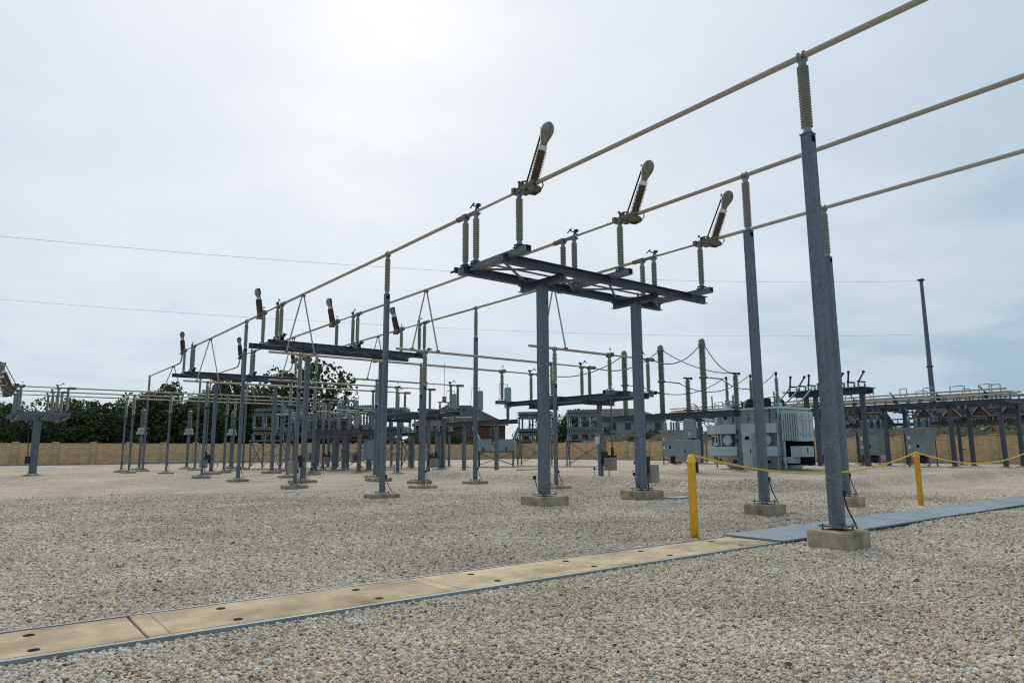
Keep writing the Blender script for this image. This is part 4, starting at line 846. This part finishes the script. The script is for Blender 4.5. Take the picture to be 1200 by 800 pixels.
for z in (2.95,4.6):
    for x in (-1.55,-0.5,0.5,1.55):
        for y in (-0.7,0.7): MB().lathe(shed_profile(0.44 if z < 3 else 1.0,0.08,0.13,5 if z < 3 else 9,0),12,(x,y,z-0.45 if z < 3 else z-1.0)).build('post_insulator','porcelain_blue',cp)
    MB().box(-1.75,1.75,-0.75,-0.65,z,z+0.1).box(-1.75,1.75,0.65,0.75,z,z+0.1).box(-1.75,1.75,-0.75,-0.67,z+0.55,z+0.63).build('rack_rail','galvanized',cp)
    for s_ in (-1,1):
        for k in range(14): inst('capacitor_can',can,cp,(-1.56+0.24*k,s_*0.36,z+0.1))
for k in range(4):
    z=(3.45,5.1)[k%2]; MB().box(-1.75,1.75,-0.79,-0.751,z-0.2,z-0.12).build('rail_strip','galvanized_dark',cp)
MB().box(-0.3,0.3,-0.80,-0.79,3.02,3.1).build('warning_sign','red_paint',cp)
cp.location=(45.5,47.0,0); cp.rotation_euler=(0,0,R(-52)); cp['label']='capacitor bank of grey cans on X-braced legs beside the round dark tree'
dup(cp,(44.0,52.5,0),R(-52),'capacitor bank of grey cans on X-braced legs right behind the two-box breaker')
dup(cp,(25.6,53.6,0),R(-60),'capacitor bank of grey cans on X-braced legs near the low stand before the trees')
dup(cp,(21.0,61.5,0),R(-60),'capacitor bank of grey cans on X-braced legs closest to the dark trees')
dup(cp,(29.2,55.0,0),R(-60),'capacitor bank of grey cans on X-braced legs by the slim posts')
def make_breaker():
    t = thing('dead_tank_breaker','x','breaker',(0,0,0))
    MB().chbox(-2.2,2.2,-0.9,0.9,-0.2,0.03,0.02).build('foundation','pier_concrete',t)
    lattice(t,-1.6,1.6,-0.5,0.5,0.03,1.35,'galvanized_dark')
    for x in (-1.15,1.0):
        b_ = MB().chbox(x-0.75,x+0.75,-0.75,-0.15,1.4505,2.55,0.02).build('mechanism_box','box_blue',t); MB().box(x-0.7,x+0.7,-0.765,-0.751,1.5,2.5).build('box_door','box_blue',b_); MB().box(x-0.05,x+0.05,-0.79,-0.766,1.5,1.8).build('latch','black_print',b_)
    for x in (-1.5,0,1.5): MB().lathe([(0.3,-0.8),(0.34,-0.7),(0.34,0.7),(0.3,0.8)],16,(x,0.3,2.0),(0,1,0)).build('tank','cabinet_grey',t)
    for x,dx_ in ((-1.5,-0.45),(0,0.0),(1.5,0.45)):
        for y,s_ in ((-0.05,-1),(0.65,1)):
            d = Vector((dx_,s_*0.35,1)).normalized()
            MB().lathe([(0.16,0),(0.16,0.35)],14,(x,y,2.25),d).build('current_transformer','white_label',t)
            MB().lathe([(0.1,0.35)]+shed_profile(1.25,0.09,0.14,16,0.37)+[(0.03,1.66),(0.03,1.8)],14,(x,y,2.25),d).build('bushing','porcelain_blue',t)
    return t
br = make_breaker(); br.location=(38.9,52.3,0); br.rotation_euler=(0,0,R(-40)); br['label']='breaker with two pale boxes and splayed blue bushings on dark X-braced legs'
def make_cylinders(label):
    t = thing('cylinder_stand',label,'steel stand',(0,0,0))
    for y in (-2.0,2.0):
        foundation(t,0.8,0.05,0.44,0,y); MB().chbox(-0.11,0.11,y-0.11,y+0.11,0.12,3.3,0.01).build('column','galvanized',t)
    for x in (-0.4,0.4): MB().ibeam((x,-3.9,3.45),(x,3.9,3.45),0.16,0.28).build('cross_beam','galvanized_dark',t)
    for y in (-3.3,0,3.3):
        MB().lathe(shed_profile(0.75,0.09,0.14,9,0),14,(0,y,3.6)).build('post_insulator','porcelain_green',t)
        MB().lathe([(0.2,0),(0.24,0.04),(0.24,1.35),(0.2,1.4)],18,(0,y,4.36)).build('blue_cylinder','box_blue',t)
        MB().tube([(0,y,5.76),(0,y,5.95),(-0.7,y,5.98)],0.025,6).tube([(-0.7,y,5.98),(-0.8,y-0.1,5.4),(-1.0,y-0.2,4.4)],0.015,6).build('lead','cable',t)
    return t
cy = make_cylinders('low frame carrying three pale blue cylinders in the middle bay'); cy.location=(28.6,40.4,0)
dup(cy,(25.3,57.2,0),0,'low frame carrying three pale blue cylinders before the dark trees')
# low frames cluttering the two far bays
def make_low_frame(label, trim=None):
    t = thing('low_frame',label,'steel stand',(0,0,0))
    for y in (-2.2,2.2):
        foundation(t,0.8,0.05,0.44,0,y); MB().chbox(-0.12,0.12,y-0.12,y+0.12,0.12,2.75,0.01).build('column','galvanized',t)
    for x in (-0.7,0.7):
        b_ = MB().ibeam((x,-3.6,2.9),(x,3.6,2.9),0.16,0.28).build('cross_beam','galvanized_dark',t)
        if trim: MB().box(x-0.083,x+0.083,-3.6,3.6,2.73,2.758).build('red_strip',trim,b_)
    for y in (-3.0,0,3.0):
        for x in (-0.6,0.6): insulator(t,(x,y,3.05))
        MB().tube([(-0.9,y,4.5),(0.9,y,4.5)],0.045,8).build('bus_stub','aluminium',t)
    if trim: MB().chbox(-0.5,0.1,-2.9,-2.3,0.9,2.3,0.02).build('control_box','box_blue',t)
    else: MB().chbox(-0.4,0.0,-1.9,-1.5,0.7,1.4,0.02).build('control_box','box_tan',t)
    if trim: MB().box(-0.3,-0.1,-2.7,-2.5,2.3,2.76).build('hanger','galvanized_dark',t)
    else: MB().box(-0.3,-0.1,-2.1,-1.901,0.9,1.2).build('hanger','galvanized_dark',t)
    return t
lw = make_low_frame('low frame of paired insulators behind the middle bay cylinders'); lw.location=(30.2,50.5,0); lw.rotation_euler=(0,0,R(0))
dup(lw,(21.8,47.8,0),0,'low frame of paired insulators next to the last tall stand')
dup(lw,(20.6,53.5,0),R(8),'low frame of paired insulators in front of the X-braced capacitor legs')
dup(lw,(26.6,62.5,0),0,'low frame of paired insulators deepest toward the tan wall')
rf = make_low_frame('low frame with thin red strip under its beams among far bay equipment','red_paint'); rf.location=(23.6,50.0,0)
# short posts with pale insulators between the bays
sp_ = thing('short_insulator_post','slim galvanized post with short pale insulator in the far middle bay','support post',(0,0,0),0,'slim posts in the far middle bay')
foundation(sp_,0.6,0.05,0.36); MB().chbox(-0.09,0.09,-0.09,0.09,0.12,3.6,0.01).build('post','galvanized',sp_); MB().lathe(shed_profile(0.8,0.06,0.1,12,0),12,(0,0,3.6)).build('insulator','porcelain_green',sp_); MB().box(-0.1,0.1,-0.06,0.06,4.4,4.48).build('bus_clamp','casting',sp_)
SPP=[(30.0,57.5),(31.3,58.6),(32.0,56.4),(34.0,55.0),(34.9,54.2),(36.0,53.2),(27.8,58.2),(29.0,60.5)]
for k,(x,y) in enumerate(SPP):
    if k==0: sp_.location=(x,y,0)
    else: dup(sp_,(x,y,0),0,sp_['label'],sp_['group'])
tag(MB().tube([(26.5,60.2,4.55),(30.0,57.5,4.55),(36.5,52.8,4.55)],0.045,8).build('bus_tube','aluminium'),'thin low tube resting on the slim posts of the far middle bay','bus tube')
# tall twin-insulator spike stand
t = thing('twin_insulator_stand','narrow stand with twin insulators and a thin upright spike','steel stand',(30.5,48.2,0))
foundation(t,0.8,0.05,0.44); MB().chbox(-0.12,0.12,-0.12,0.12,0.12,3.9,0.01).build('column','galvanized',t); MB().box(-0.6,0.6,-0.12,0.12,3.9,4.05).build('cross_arm','galvanized_dark',t)
for x in (-0.4,0.4): insulator(t,(x,0,4.05))
MB().box(-0.55,0.55,-0.08,0.08,5.42,5.5).box(-0.12,0.12,-0.1,0.1,5.5,5.95).build('switch_head','casting',t); MB().tube([(0,0,5.95),(0,0,8.6)],0.02,6).sphere((0,0,8.6),0.06,8).build('spike','galvanized',t)

# voltage transformers on pedestals before the wall
vt = thing('voltage_transformer','voltage transformer with pale ribbed insulator on a pedestal before the tan wall','transformer',(0,0,0),0,'voltage transformers before the wall')
foundation(vt,1.0,0.12,0.5); MB().chbox(-0.1,0.1,-0.1,0.1,0.19,3.0,0.01).build('pedestal','galvanized',vt)
MB().chbox(-0.35,0.35,-0.35,0.35,3.0,3.2,0.02).lathe([(0.3,0),(0.34,0.1),(0.34,0.28),(0.2,0.36)],16,(0,0,3.2)).build('tank','siding_grey',vt)
MB().lathe(shed_profile(1.35,0.12,0.19,18,0),16,(0,0,3.56)).build('insulator','porcelain_green',vt)
MB().lathe([(0.16,0),(0.2,0.05),(0.2,0.15),(0.06,0.22),(0.04,0.45)],14,(0,0,4.91)).build('terminal','casting',vt)
for k,x in enumerate((11.35,15.1,18.8)):
    if k==0: vt.location=(x,66.0,0)
    else: dup(vt,(x,66.0,0),0,vt['label'],vt['group'])
# operator mats and small ground plates
for i,(x,y,w,d,lab) in enumerate([(17.9,14.3,0.9,0.5,'blue-grey grounding mat beside the raised pier nearest the bollards'),(18.6,31.6,0.9,0.6,'blue-grey grounding mat beside the middle tall stand'),(30.2,36.6,1.6,1.0,'flat concrete pad with bolt stubs in the gravel'),(27.2,33.2,1.6,0.5,'flat tan concrete strip left in the gravel'),(31.0,30.5,1.4,0.5,'short tan concrete strip behind the low switch stand')]):
    t_=tag(MB().chbox(x-w/2,x+w/2,y-d/2,y+d/2,GZ(x,y)-0.1,GZ(x,y)+0.05,0.01).build('grounding_mat' if i<2 else 'concrete_pad','steel_plate' if i<2 else 'concrete'),lab,'mat' if i<2 else 'concrete pad')
    if i==2:
        for q in range(6): MB().lathe([(0.03,0),(0.03,0.2)],8,(x-0.6+0.24*q,y-0.2,GZ(x,y)+0.05)).build('bolt_stub','steel_dark',t_)
# warning sign and motor box on the low stand column near the bollards
t = thing('warning_sign','small red and white warning sign on the low switch stand column','sign',(22.6,22.6,2.0))
MB().box(-0.02,0,-0.14,0.14,-0.22,0.22).build('panel','white_label',t); MB().box(-0.024,-0.0205,-0.13,0.13,0.12,0.2).build('print','red_paint',t)

# ---------------------------------------------------------------- bollards and rope
bo = thing('bollard','yellow bollard beside the tan concrete trench lids','bollard',(9.98,7.68,0))
MB().lathe([(0.071,-0.1),(0.071,1.27),(0.081,1.275),(0.081,1.305),(0.073,1.31),(0.071,1.34),(0.057,1.385),(0.035,1.41),(0.005,1.417)],24,smooth=True).build('sleeve','yellow_paint',bo)
MB().tube([(0.0,0,1.4),(0,0,1.43)],0.02,8).build('eye','rope_yellow',bo)
dup(bo,(20.5,8.2,0),0,'yellow bollard standing alone behind the steel trench plates')
dup(bo,(31.5,8.6,0),0,'yellow bollard at the far end of the rope along the steel plates')
def rope(p0,p1,sag,lab):
    pts=cat_pts(p0,p1,sag,40); mb=MB(); mb.tube(pts,0.017,6)
    for k in range(0,40):
        for q in (0.25,0.75): mb.sphere(tuple(pts[k].lerp(pts[k+1],q)),0.023,6)
    tag(mb.build('rope','rope_yellow'),lab,'rope')
rope((9.98,7.68,1.415),(20.5,8.2,1.41),0.44,'yellow rope sagging between the two bollards')
rope((20.5,8.2,1.41),(31.5,8.6,1.415),0.38,'yellow rope running on from the bollard behind the steel plates')

# ---------------------------------------------------------------- perimeter wall
def wall_run(lab, p0, p1, h, n):
    p0,p1=Vector(p0),Vector(p1); L=(p1-p0).length; d=(p1-p0).normalized(); a=math.atan2(d.y,d.x)
    t=thing('perimeter_wall',lab,'wall',p0,a)
    s_=L/n
    pm=MB().chbox(0,s_-0.5,-0.09,0.09,0.1,h,0.012).box(0,s_-0.5,-0.12,0.12,h,h+0.06).mesh('panel','wall_stone')
    qm=MB().chbox(-0.3,0.3,-0.24,0.24,-0.1,h+0.1,0.02).chbox(-0.36,0.36,-0.3,0.3,h+0.1,h+0.2,0.02).mesh('pillar','pillar_stone')
    for k in range(n):
        inst('panel',pm,t,(k*s_+0.25,0,0)); inst('pillar',qm,t,(k*s_,0,0))
    inst('pillar',qm,t,(L,0,0))
    MB().box(0.3,L-0.3,-0.6,-0.2,-0.2,0.08).build('kerb','cap_metal',t)
wall_run('long tan block wall below the dark trees',(-47.4,100,0),(79.2,100,0),2.55,32)
wall_run('tan block wall below the earth bank and brick houses',(80,100.5,0),(80,-15.5,0),2.75,26)

# ---------------------------------------------------------------- tall pole and overhead wires
t=thing('steel_pole','tall tapered dark steel pole rising behind the bus rack','pole',(92.0,34.3,2.0))
MB().tube([(0,0,-2.5),(0,0,20.3)],0.36,12,r1=0.2).build('shaft','galvanized',t)
MB().lathe([(0.40,0),(0.40,0.15)],12,(0,0,9.4)).build('joint_flange','galvanized_dark',t); MB().box(-0.35,0.35,-0.3,0.3,20.3,20.5).build('pole_top','steel_dark',t)
tag(MB().tube(cat_pts((92.0,34.3,22.3),(-30.0,80.0,20.5),2.5,40),0.013,5).build('overhead_wire','wire_dark'),'thin overhead wire strung from the top of the tall pole','wire')
tag(MB().tube(cat_pts((92.0,34.3,15.5),(-30.0,80.0,15.5),2.25,40),0.010,5).build('overhead_wire','wire_dark'),'thin overhead wire strung below the top one','wire')

# ---------------------------------------------------------------- houses
def window(parent,x,y,z,w,h,ax,mat='trim_cream'):
    """ax 'x': facade faces -x at x; 'y': facade faces -y at y"""
    if ax=='x':
        f=MB().box(x-0.06,x,y-w/2-0.1,y+w/2+0.1,z-0.1,z+h+0.1).build('window',mat,parent); MB().box(x-0.075,x-0.061,y-w/2,y+w/2,z,z+h).build('pane','glass_dark',f)
    else:
        f=MB().box(x-w/2-0.1,x+w/2+0.1,y-0.06,y,z-0.1,z+h+0.1).build('window',mat,parent); MB().box(x-w/2,x+w/2,y-0.075,y-0.061,z,z+h).build('pane','glass_dark',f)
def townhouse_row(x,y0,n,z0,lab):
    t=thing('townhouse_row',lab,'house',(x,y0,z0))
    w=6.2; D=11.0
    MB().box(0,D,0,n*w,0,5.2).build('wall','house_brick',t)
    MB().add([(-0.5,-0.4,5.2),(-0.5,n*w+0.4,5.2),(D/2,n*w+0.4,9.2),(D/2,-0.4,9.2),(D+0.5,-0.4,5.2),(D+0.5,n*w+0.4,5.2)],[(0,3,2,1),(3,4,5,2),(0,4,3),(1,2,5),(0,1,5,4)]).build('roof','roof_shingle',t)
    for k in range(n):
        yc=(k+0.5)*w; gw=4.0
        MB().add([(-0.9,yc-gw/2,0),(-0.9,yc+gw/2,0),(0,yc+gw/2,0),(0,yc-gw/2,0),(-0.9,yc-gw/2,5.2),(-0.9,yc+gw/2,5.2),(0,yc+gw/2,5.2),(0,yc-gw/2,5.2),(-0.9,yc,7.6),(3.5,yc,7.6)],[(0,4,8,5,1),(1,5,6,2),(3,7,4,0),(4,7,9,8),(5,8,9,6)]).build('gable','house_brick',t)
        g_=MB().beam((0.6,yc-gw/2-0.35,5.02),(0.6,yc,7.82),3.6,0.12,(0,-1,1)).beam((0.6,yc+gw/2+0.35,5.02),(0.6,yc,7.82),3.6,0.12,(0,1,1)).build('gable_roof','roof_shingle',t)
        MB().beam((-1.24,yc-gw/2-0.3,5.0),(-1.24,yc,7.76),0.06,0.22,(0,-1,1)).beam((-1.24,yc+gw/2+0.3,5.0),(-1.24,yc,7.76),0.06,0.22,(0,1,1)).build('barge_board','trim_cream',t)
        window(t,-0.9,yc,3.4,2.2,1.2,'x'); window(t,-0.9,yc,5.7,0.5,0.6,'x','house_brick')
        MB().box(-1.0,-0.901,yc-1.5,yc+1.5,0.0,2.3).build('garage_door','trim_cream',t)
        MB().add([(-1.7,yc-2.3,2.4),(-1.7,yc+2.3,2.4),(-0.89,yc+2.3,2.95),(-0.89,yc-2.3,2.95)],[(0,3,2,1),(0,1,2,3)]).build('porch_roof','roof_shingle',t)
        window(t,0.0,yc+2.6,3.4,0.7,1.2,'x')
townhouse_row(193.0,46.0,5,4.2,'row of red brick townhouses with gables behind the earth bank')
townhouse_row(200.0,90.0,2,3.6,'pair of brick townhouses seen between the breaker cabinets')
def hip_house(x,y,w,d,h,rh,lab,wallm,z0=0,rz=0,nw=3):
    t=thing('house',lab,'house',(x,y,z0),rz)
    MB().box(-w/2,w/2,-d/2,d/2,0,h).build('wall',wallm,t)
    e_=0.6; r_=max(0.5,w/2-d/2)
    MB().add([(-w/2-e_,-d/2-e_,h),(w/2+e_,-d/2-e_,h),(w/2+e_,d/2+e_,h),(-w/2-e_,d/2+e_,h),(-r_,0,h+rh),(r_,0,h+rh)],[(0,1,5,4),(1,2,5),(2,3,4,5),(3,0,4),(3,2,1,0)]).build('roof','roof_shingle',t)
    MB().box(-w/2-e_+0.02,w/2+e_-0.02,-d/2-e_-0.03,-d/2-e_+0.02,h-0.25,h-0.001).build('fascia','trim_cream',t)
    for k in range(nw):
        xx=-w/2+w*(k+0.5)/nw; window(t,xx,-d/2,h-2.2,1.3,1.5,'y'); window(t,xx,-d/2,1.2,1.3,1.6,'y')
    for k in range(2):
        yy=-d/2+d*(k+0.5)/2; window(t,-w/2,yy,h-2.2,1.2,1.5,'x')
    return t
hip_house(79.5,120,18,13,6.4,4.2,'brick house with dark hip roof rising behind the two-box breaker','house_brick',0.3,R(-30),4)
hip_house(113,106,19,12,6.0,2.6,'pale house with white window frames behind the capacitor bank','siding_grey',2.0,R(-45),6)
hip_house(-2.0,122,15,12,6.2,4.0,'house with dark roof above the wall by the single-column stand','house_brick',0,0)
hip_house(38.5,128,15,12,7.5,4.5,'house with dark roof glimpsed between the trees','house_brick',0,R(-15))

# ---------------------------------------------------------------- trees
def crown_mesh(name,seed,mat,nclump=46,per=120,leaf=0.42,sx=1.0,sz=1.0):
    rr=np.random.default_rng(seed); V=[];Fc=[]
    P=[]
    for k in range(nclump):
        while True:
            p=rr.uniform(-1,1,3)
            if 0.35<np.linalg.norm(p)<1: break
        r_=rr.uniform(0.16,0.36); n_=int(per*rr.uniform(0.6,1.3))
        u=rr.normal(size=(n_,3)); u/=np.linalg.norm(u,axis=1)[:,None]
        P.append(p*np.array([0.85,0.85,0.85])+u*r_*rr.uniform(0.5,1.0,(n_,1))**0.5)
    P=np.concatenate(P)*np.array([sx*3.6,sx*3.6,sz*3.8])
    n_=len(P); a=rr.normal(size=(n_,3)); a/=np.linalg.norm(a,axis=1)[:,None]; b_=rr.normal(size=(n_,3)); b_-=a*(a*b_).sum(1)[:,None]; b_/=np.linalg.norm(b_,axis=1)[:,None]
    s_=(leaf*rr.uniform(0.5,1.15,n_))[:,None]
    q=np.stack([P-a*s_*0.5,P+b_*s_*0.32,P+a*s_*0.5,P-b_*s_*0.32],1).reshape(-1,3)
    f_=np.arange(4*n_).reshape(-1,4)
    me_=bpy.data.meshes.new(name); me_.from_pydata(q.tolist(),[],f_.tolist()); me_.materials.append(MATS[mat]); return me_
CROWNS=[crown_mesh('crown',s_,m_,sx=a_,sz=b_) for s_,m_,a_,b_ in ((1,'leaf_dark',1.0,1.0),(2,'leaf_dark',1.15,0.9),(3,'leaf_mid',0.95,1.1),(4,'leaf_dark',1.05,1.0))]
CROWN_LOOSE=crown_mesh('crown',9,'leaf_mid',30,70,0.5,1.0,1.0)
def trunk_mesh(seed):
    rr=random.Random(seed); mb=MB(); mb.tube([(0,0,-0.3),(rr.uniform(-.2,.2),rr.uniform(-.2,.2),2.0),(rr.uniform(-.3,.3),rr.uniform(-.3,.3),4.5)],0.28,8,r1=0.16)
    for k in range(6):
        a=rr.uniform(0,6.28); mb.tube([(0,0,2.2+0.35*k),(math.cos(a)*1.0,math.sin(a)*1.0,3.6+0.4*k),(math.cos(a)*2.1,math.sin(a)*2.1,5.0+0.5*k)],0.11,6,r1=0.04)
    return mb.mesh('trunk','bark')
TRUNKS=[trunk_mesh(k) for k in range(3)]
tr_i=0
def tree(x,y,s_,lab,grp,crown=None,zs=1.0,z0=-0.1):
    global tr_i
    t=thing('tree',lab,'tree',(x,y,z0),random.uniform(0,6.28),grp); t.scale=(s_,s_,s_*zs)
    inst('trunk',TRUNKS[tr_i%3],t); c=inst('crown',crown or CROWNS[tr_i%4],t,(0,0,4.9)); tr_i+=1
    c2=inst('crown',CROWNS[(tr_i+1)%4],t,(0.6,0.4,2.6)) if crown is None else None
    if c2: c2.scale=(0.9,0.9,0.62)
    return t
GT='dark trees behind the long wall'
LT='dark leafy tree in the belt above the long tan wall'
for x,y,s_ in [(-12,110,1.05),(-8,110,1.0),(-3.5,114,0.95),(1.8,109,0.95),(6.2,112,0.85),(10.0,110,1.12),(14.5,113,1.05),(18.5,110,1.22),(23.0,112,1.42),(27.0,109,1.25),(31.5,112,1.58),(36.0,110,1.42),(41,113,1.2),(45.5,110,1.02),(50,112,0.95),(21.0,117,1.35),(34,118,1.4),(12,118,1.15),(4,117,1.0),(28.5,116,1.4)]:
    tree(x,y,s_,LT,GT)
for x,y,s_ in [(54,110,0.78),(58.5,112,0.7),(63,109,0.65),(67.5,111,0.66),(72,110,0.6)]: tree(x,y,s_,'low dark tree in the belt beside the brick house','low trees near the brick house')
tree(47.5,118,2.15,'tall pale loose-crowned tree standing above the belt',None,CROWN_LOOSE)
tree(42.5,121,1.9,'smaller loose-crowned tree next to the tall pale one',None,CROWN_LOOSE)
tree(91,104,1.12,'round dark tree behind the capacitor bank',None); tree(96.5,102.5,1.18,'round dark tree beside the pale house',None); tree(101.5,100.5,0.85,'shorter dark tree tucked against the pale house',None); tree(109,92,0.7,'low dark tree in front of the pale house',None)
for x,y,s_ in [(84,104,0.6),(86,92,0.5),(88,78,0.55),(91,66,0.45)]: tree(x,y,s_,'small dark tree behind the wall by the earth bank','small trees by the bank',None,1.0,0.5)
# bits on the bank
for k,(x,y,z,mm_) in enumerate([(89.5,27.6,3.75,'red_plastic'),(88.8,20.6,3.6,'teal_plastic'),(90.5,24.2,3.9,'red_plastic'),(89.5,28.6,3.75,'white_plastic')]):
    tag(MB().chbox(x-0.15,x+0.15,y-0.17,y+0.17,z-0.45,z+0.05,0.05).build('litter',mm_),['red scrap lying on the earth bank by the pillar','teal scrap lying on the earth bank','red scrap lying on the bank between the rack columns','white scrap lying on the earth bank'][k],'litter')
# shrubs and weeds along the bank top
rr=np.random.default_rng(5); n_=5200
P=np.stack([rr.uniform(85,97,n_),rr.uniform(-10,95,n_),np.zeros(n_)],1); P[:,2]=np.interp(P[:,0],[82,84.5,88,93,98],[-0.1,2.0,3.4,4.1,4.3])+rr.uniform(0,0.35,n_)
a=rr.normal(size=(n_,3)); a/=np.linalg.norm(a,axis=1)[:,None]; b_=np.cross(a,rr.normal(size=(n_,3))); b_/=np.linalg.norm(b_,axis=1)[:,None]; s_=rr.uniform(0.15,0.4,n_)[:,None]
q=np.stack([P-a*s_*0.5,P+b_*s_*0.3,P+a*s_*0.5,P-b_*s_*0.3],1).reshape(-1,3)
me=bpy.data.meshes.new('weeds'); me.from_pydata(q.tolist(),[],np.arange(4*n_).reshape(-1,4).tolist()); me.materials.append(MATS['leaf_mid'])
o=bpy.data.objects.new('weeds',me); C.objects.link(o); o['kind']='stuff'; o['label']='weeds scattered over the earth bank'; o['category']='weeds'
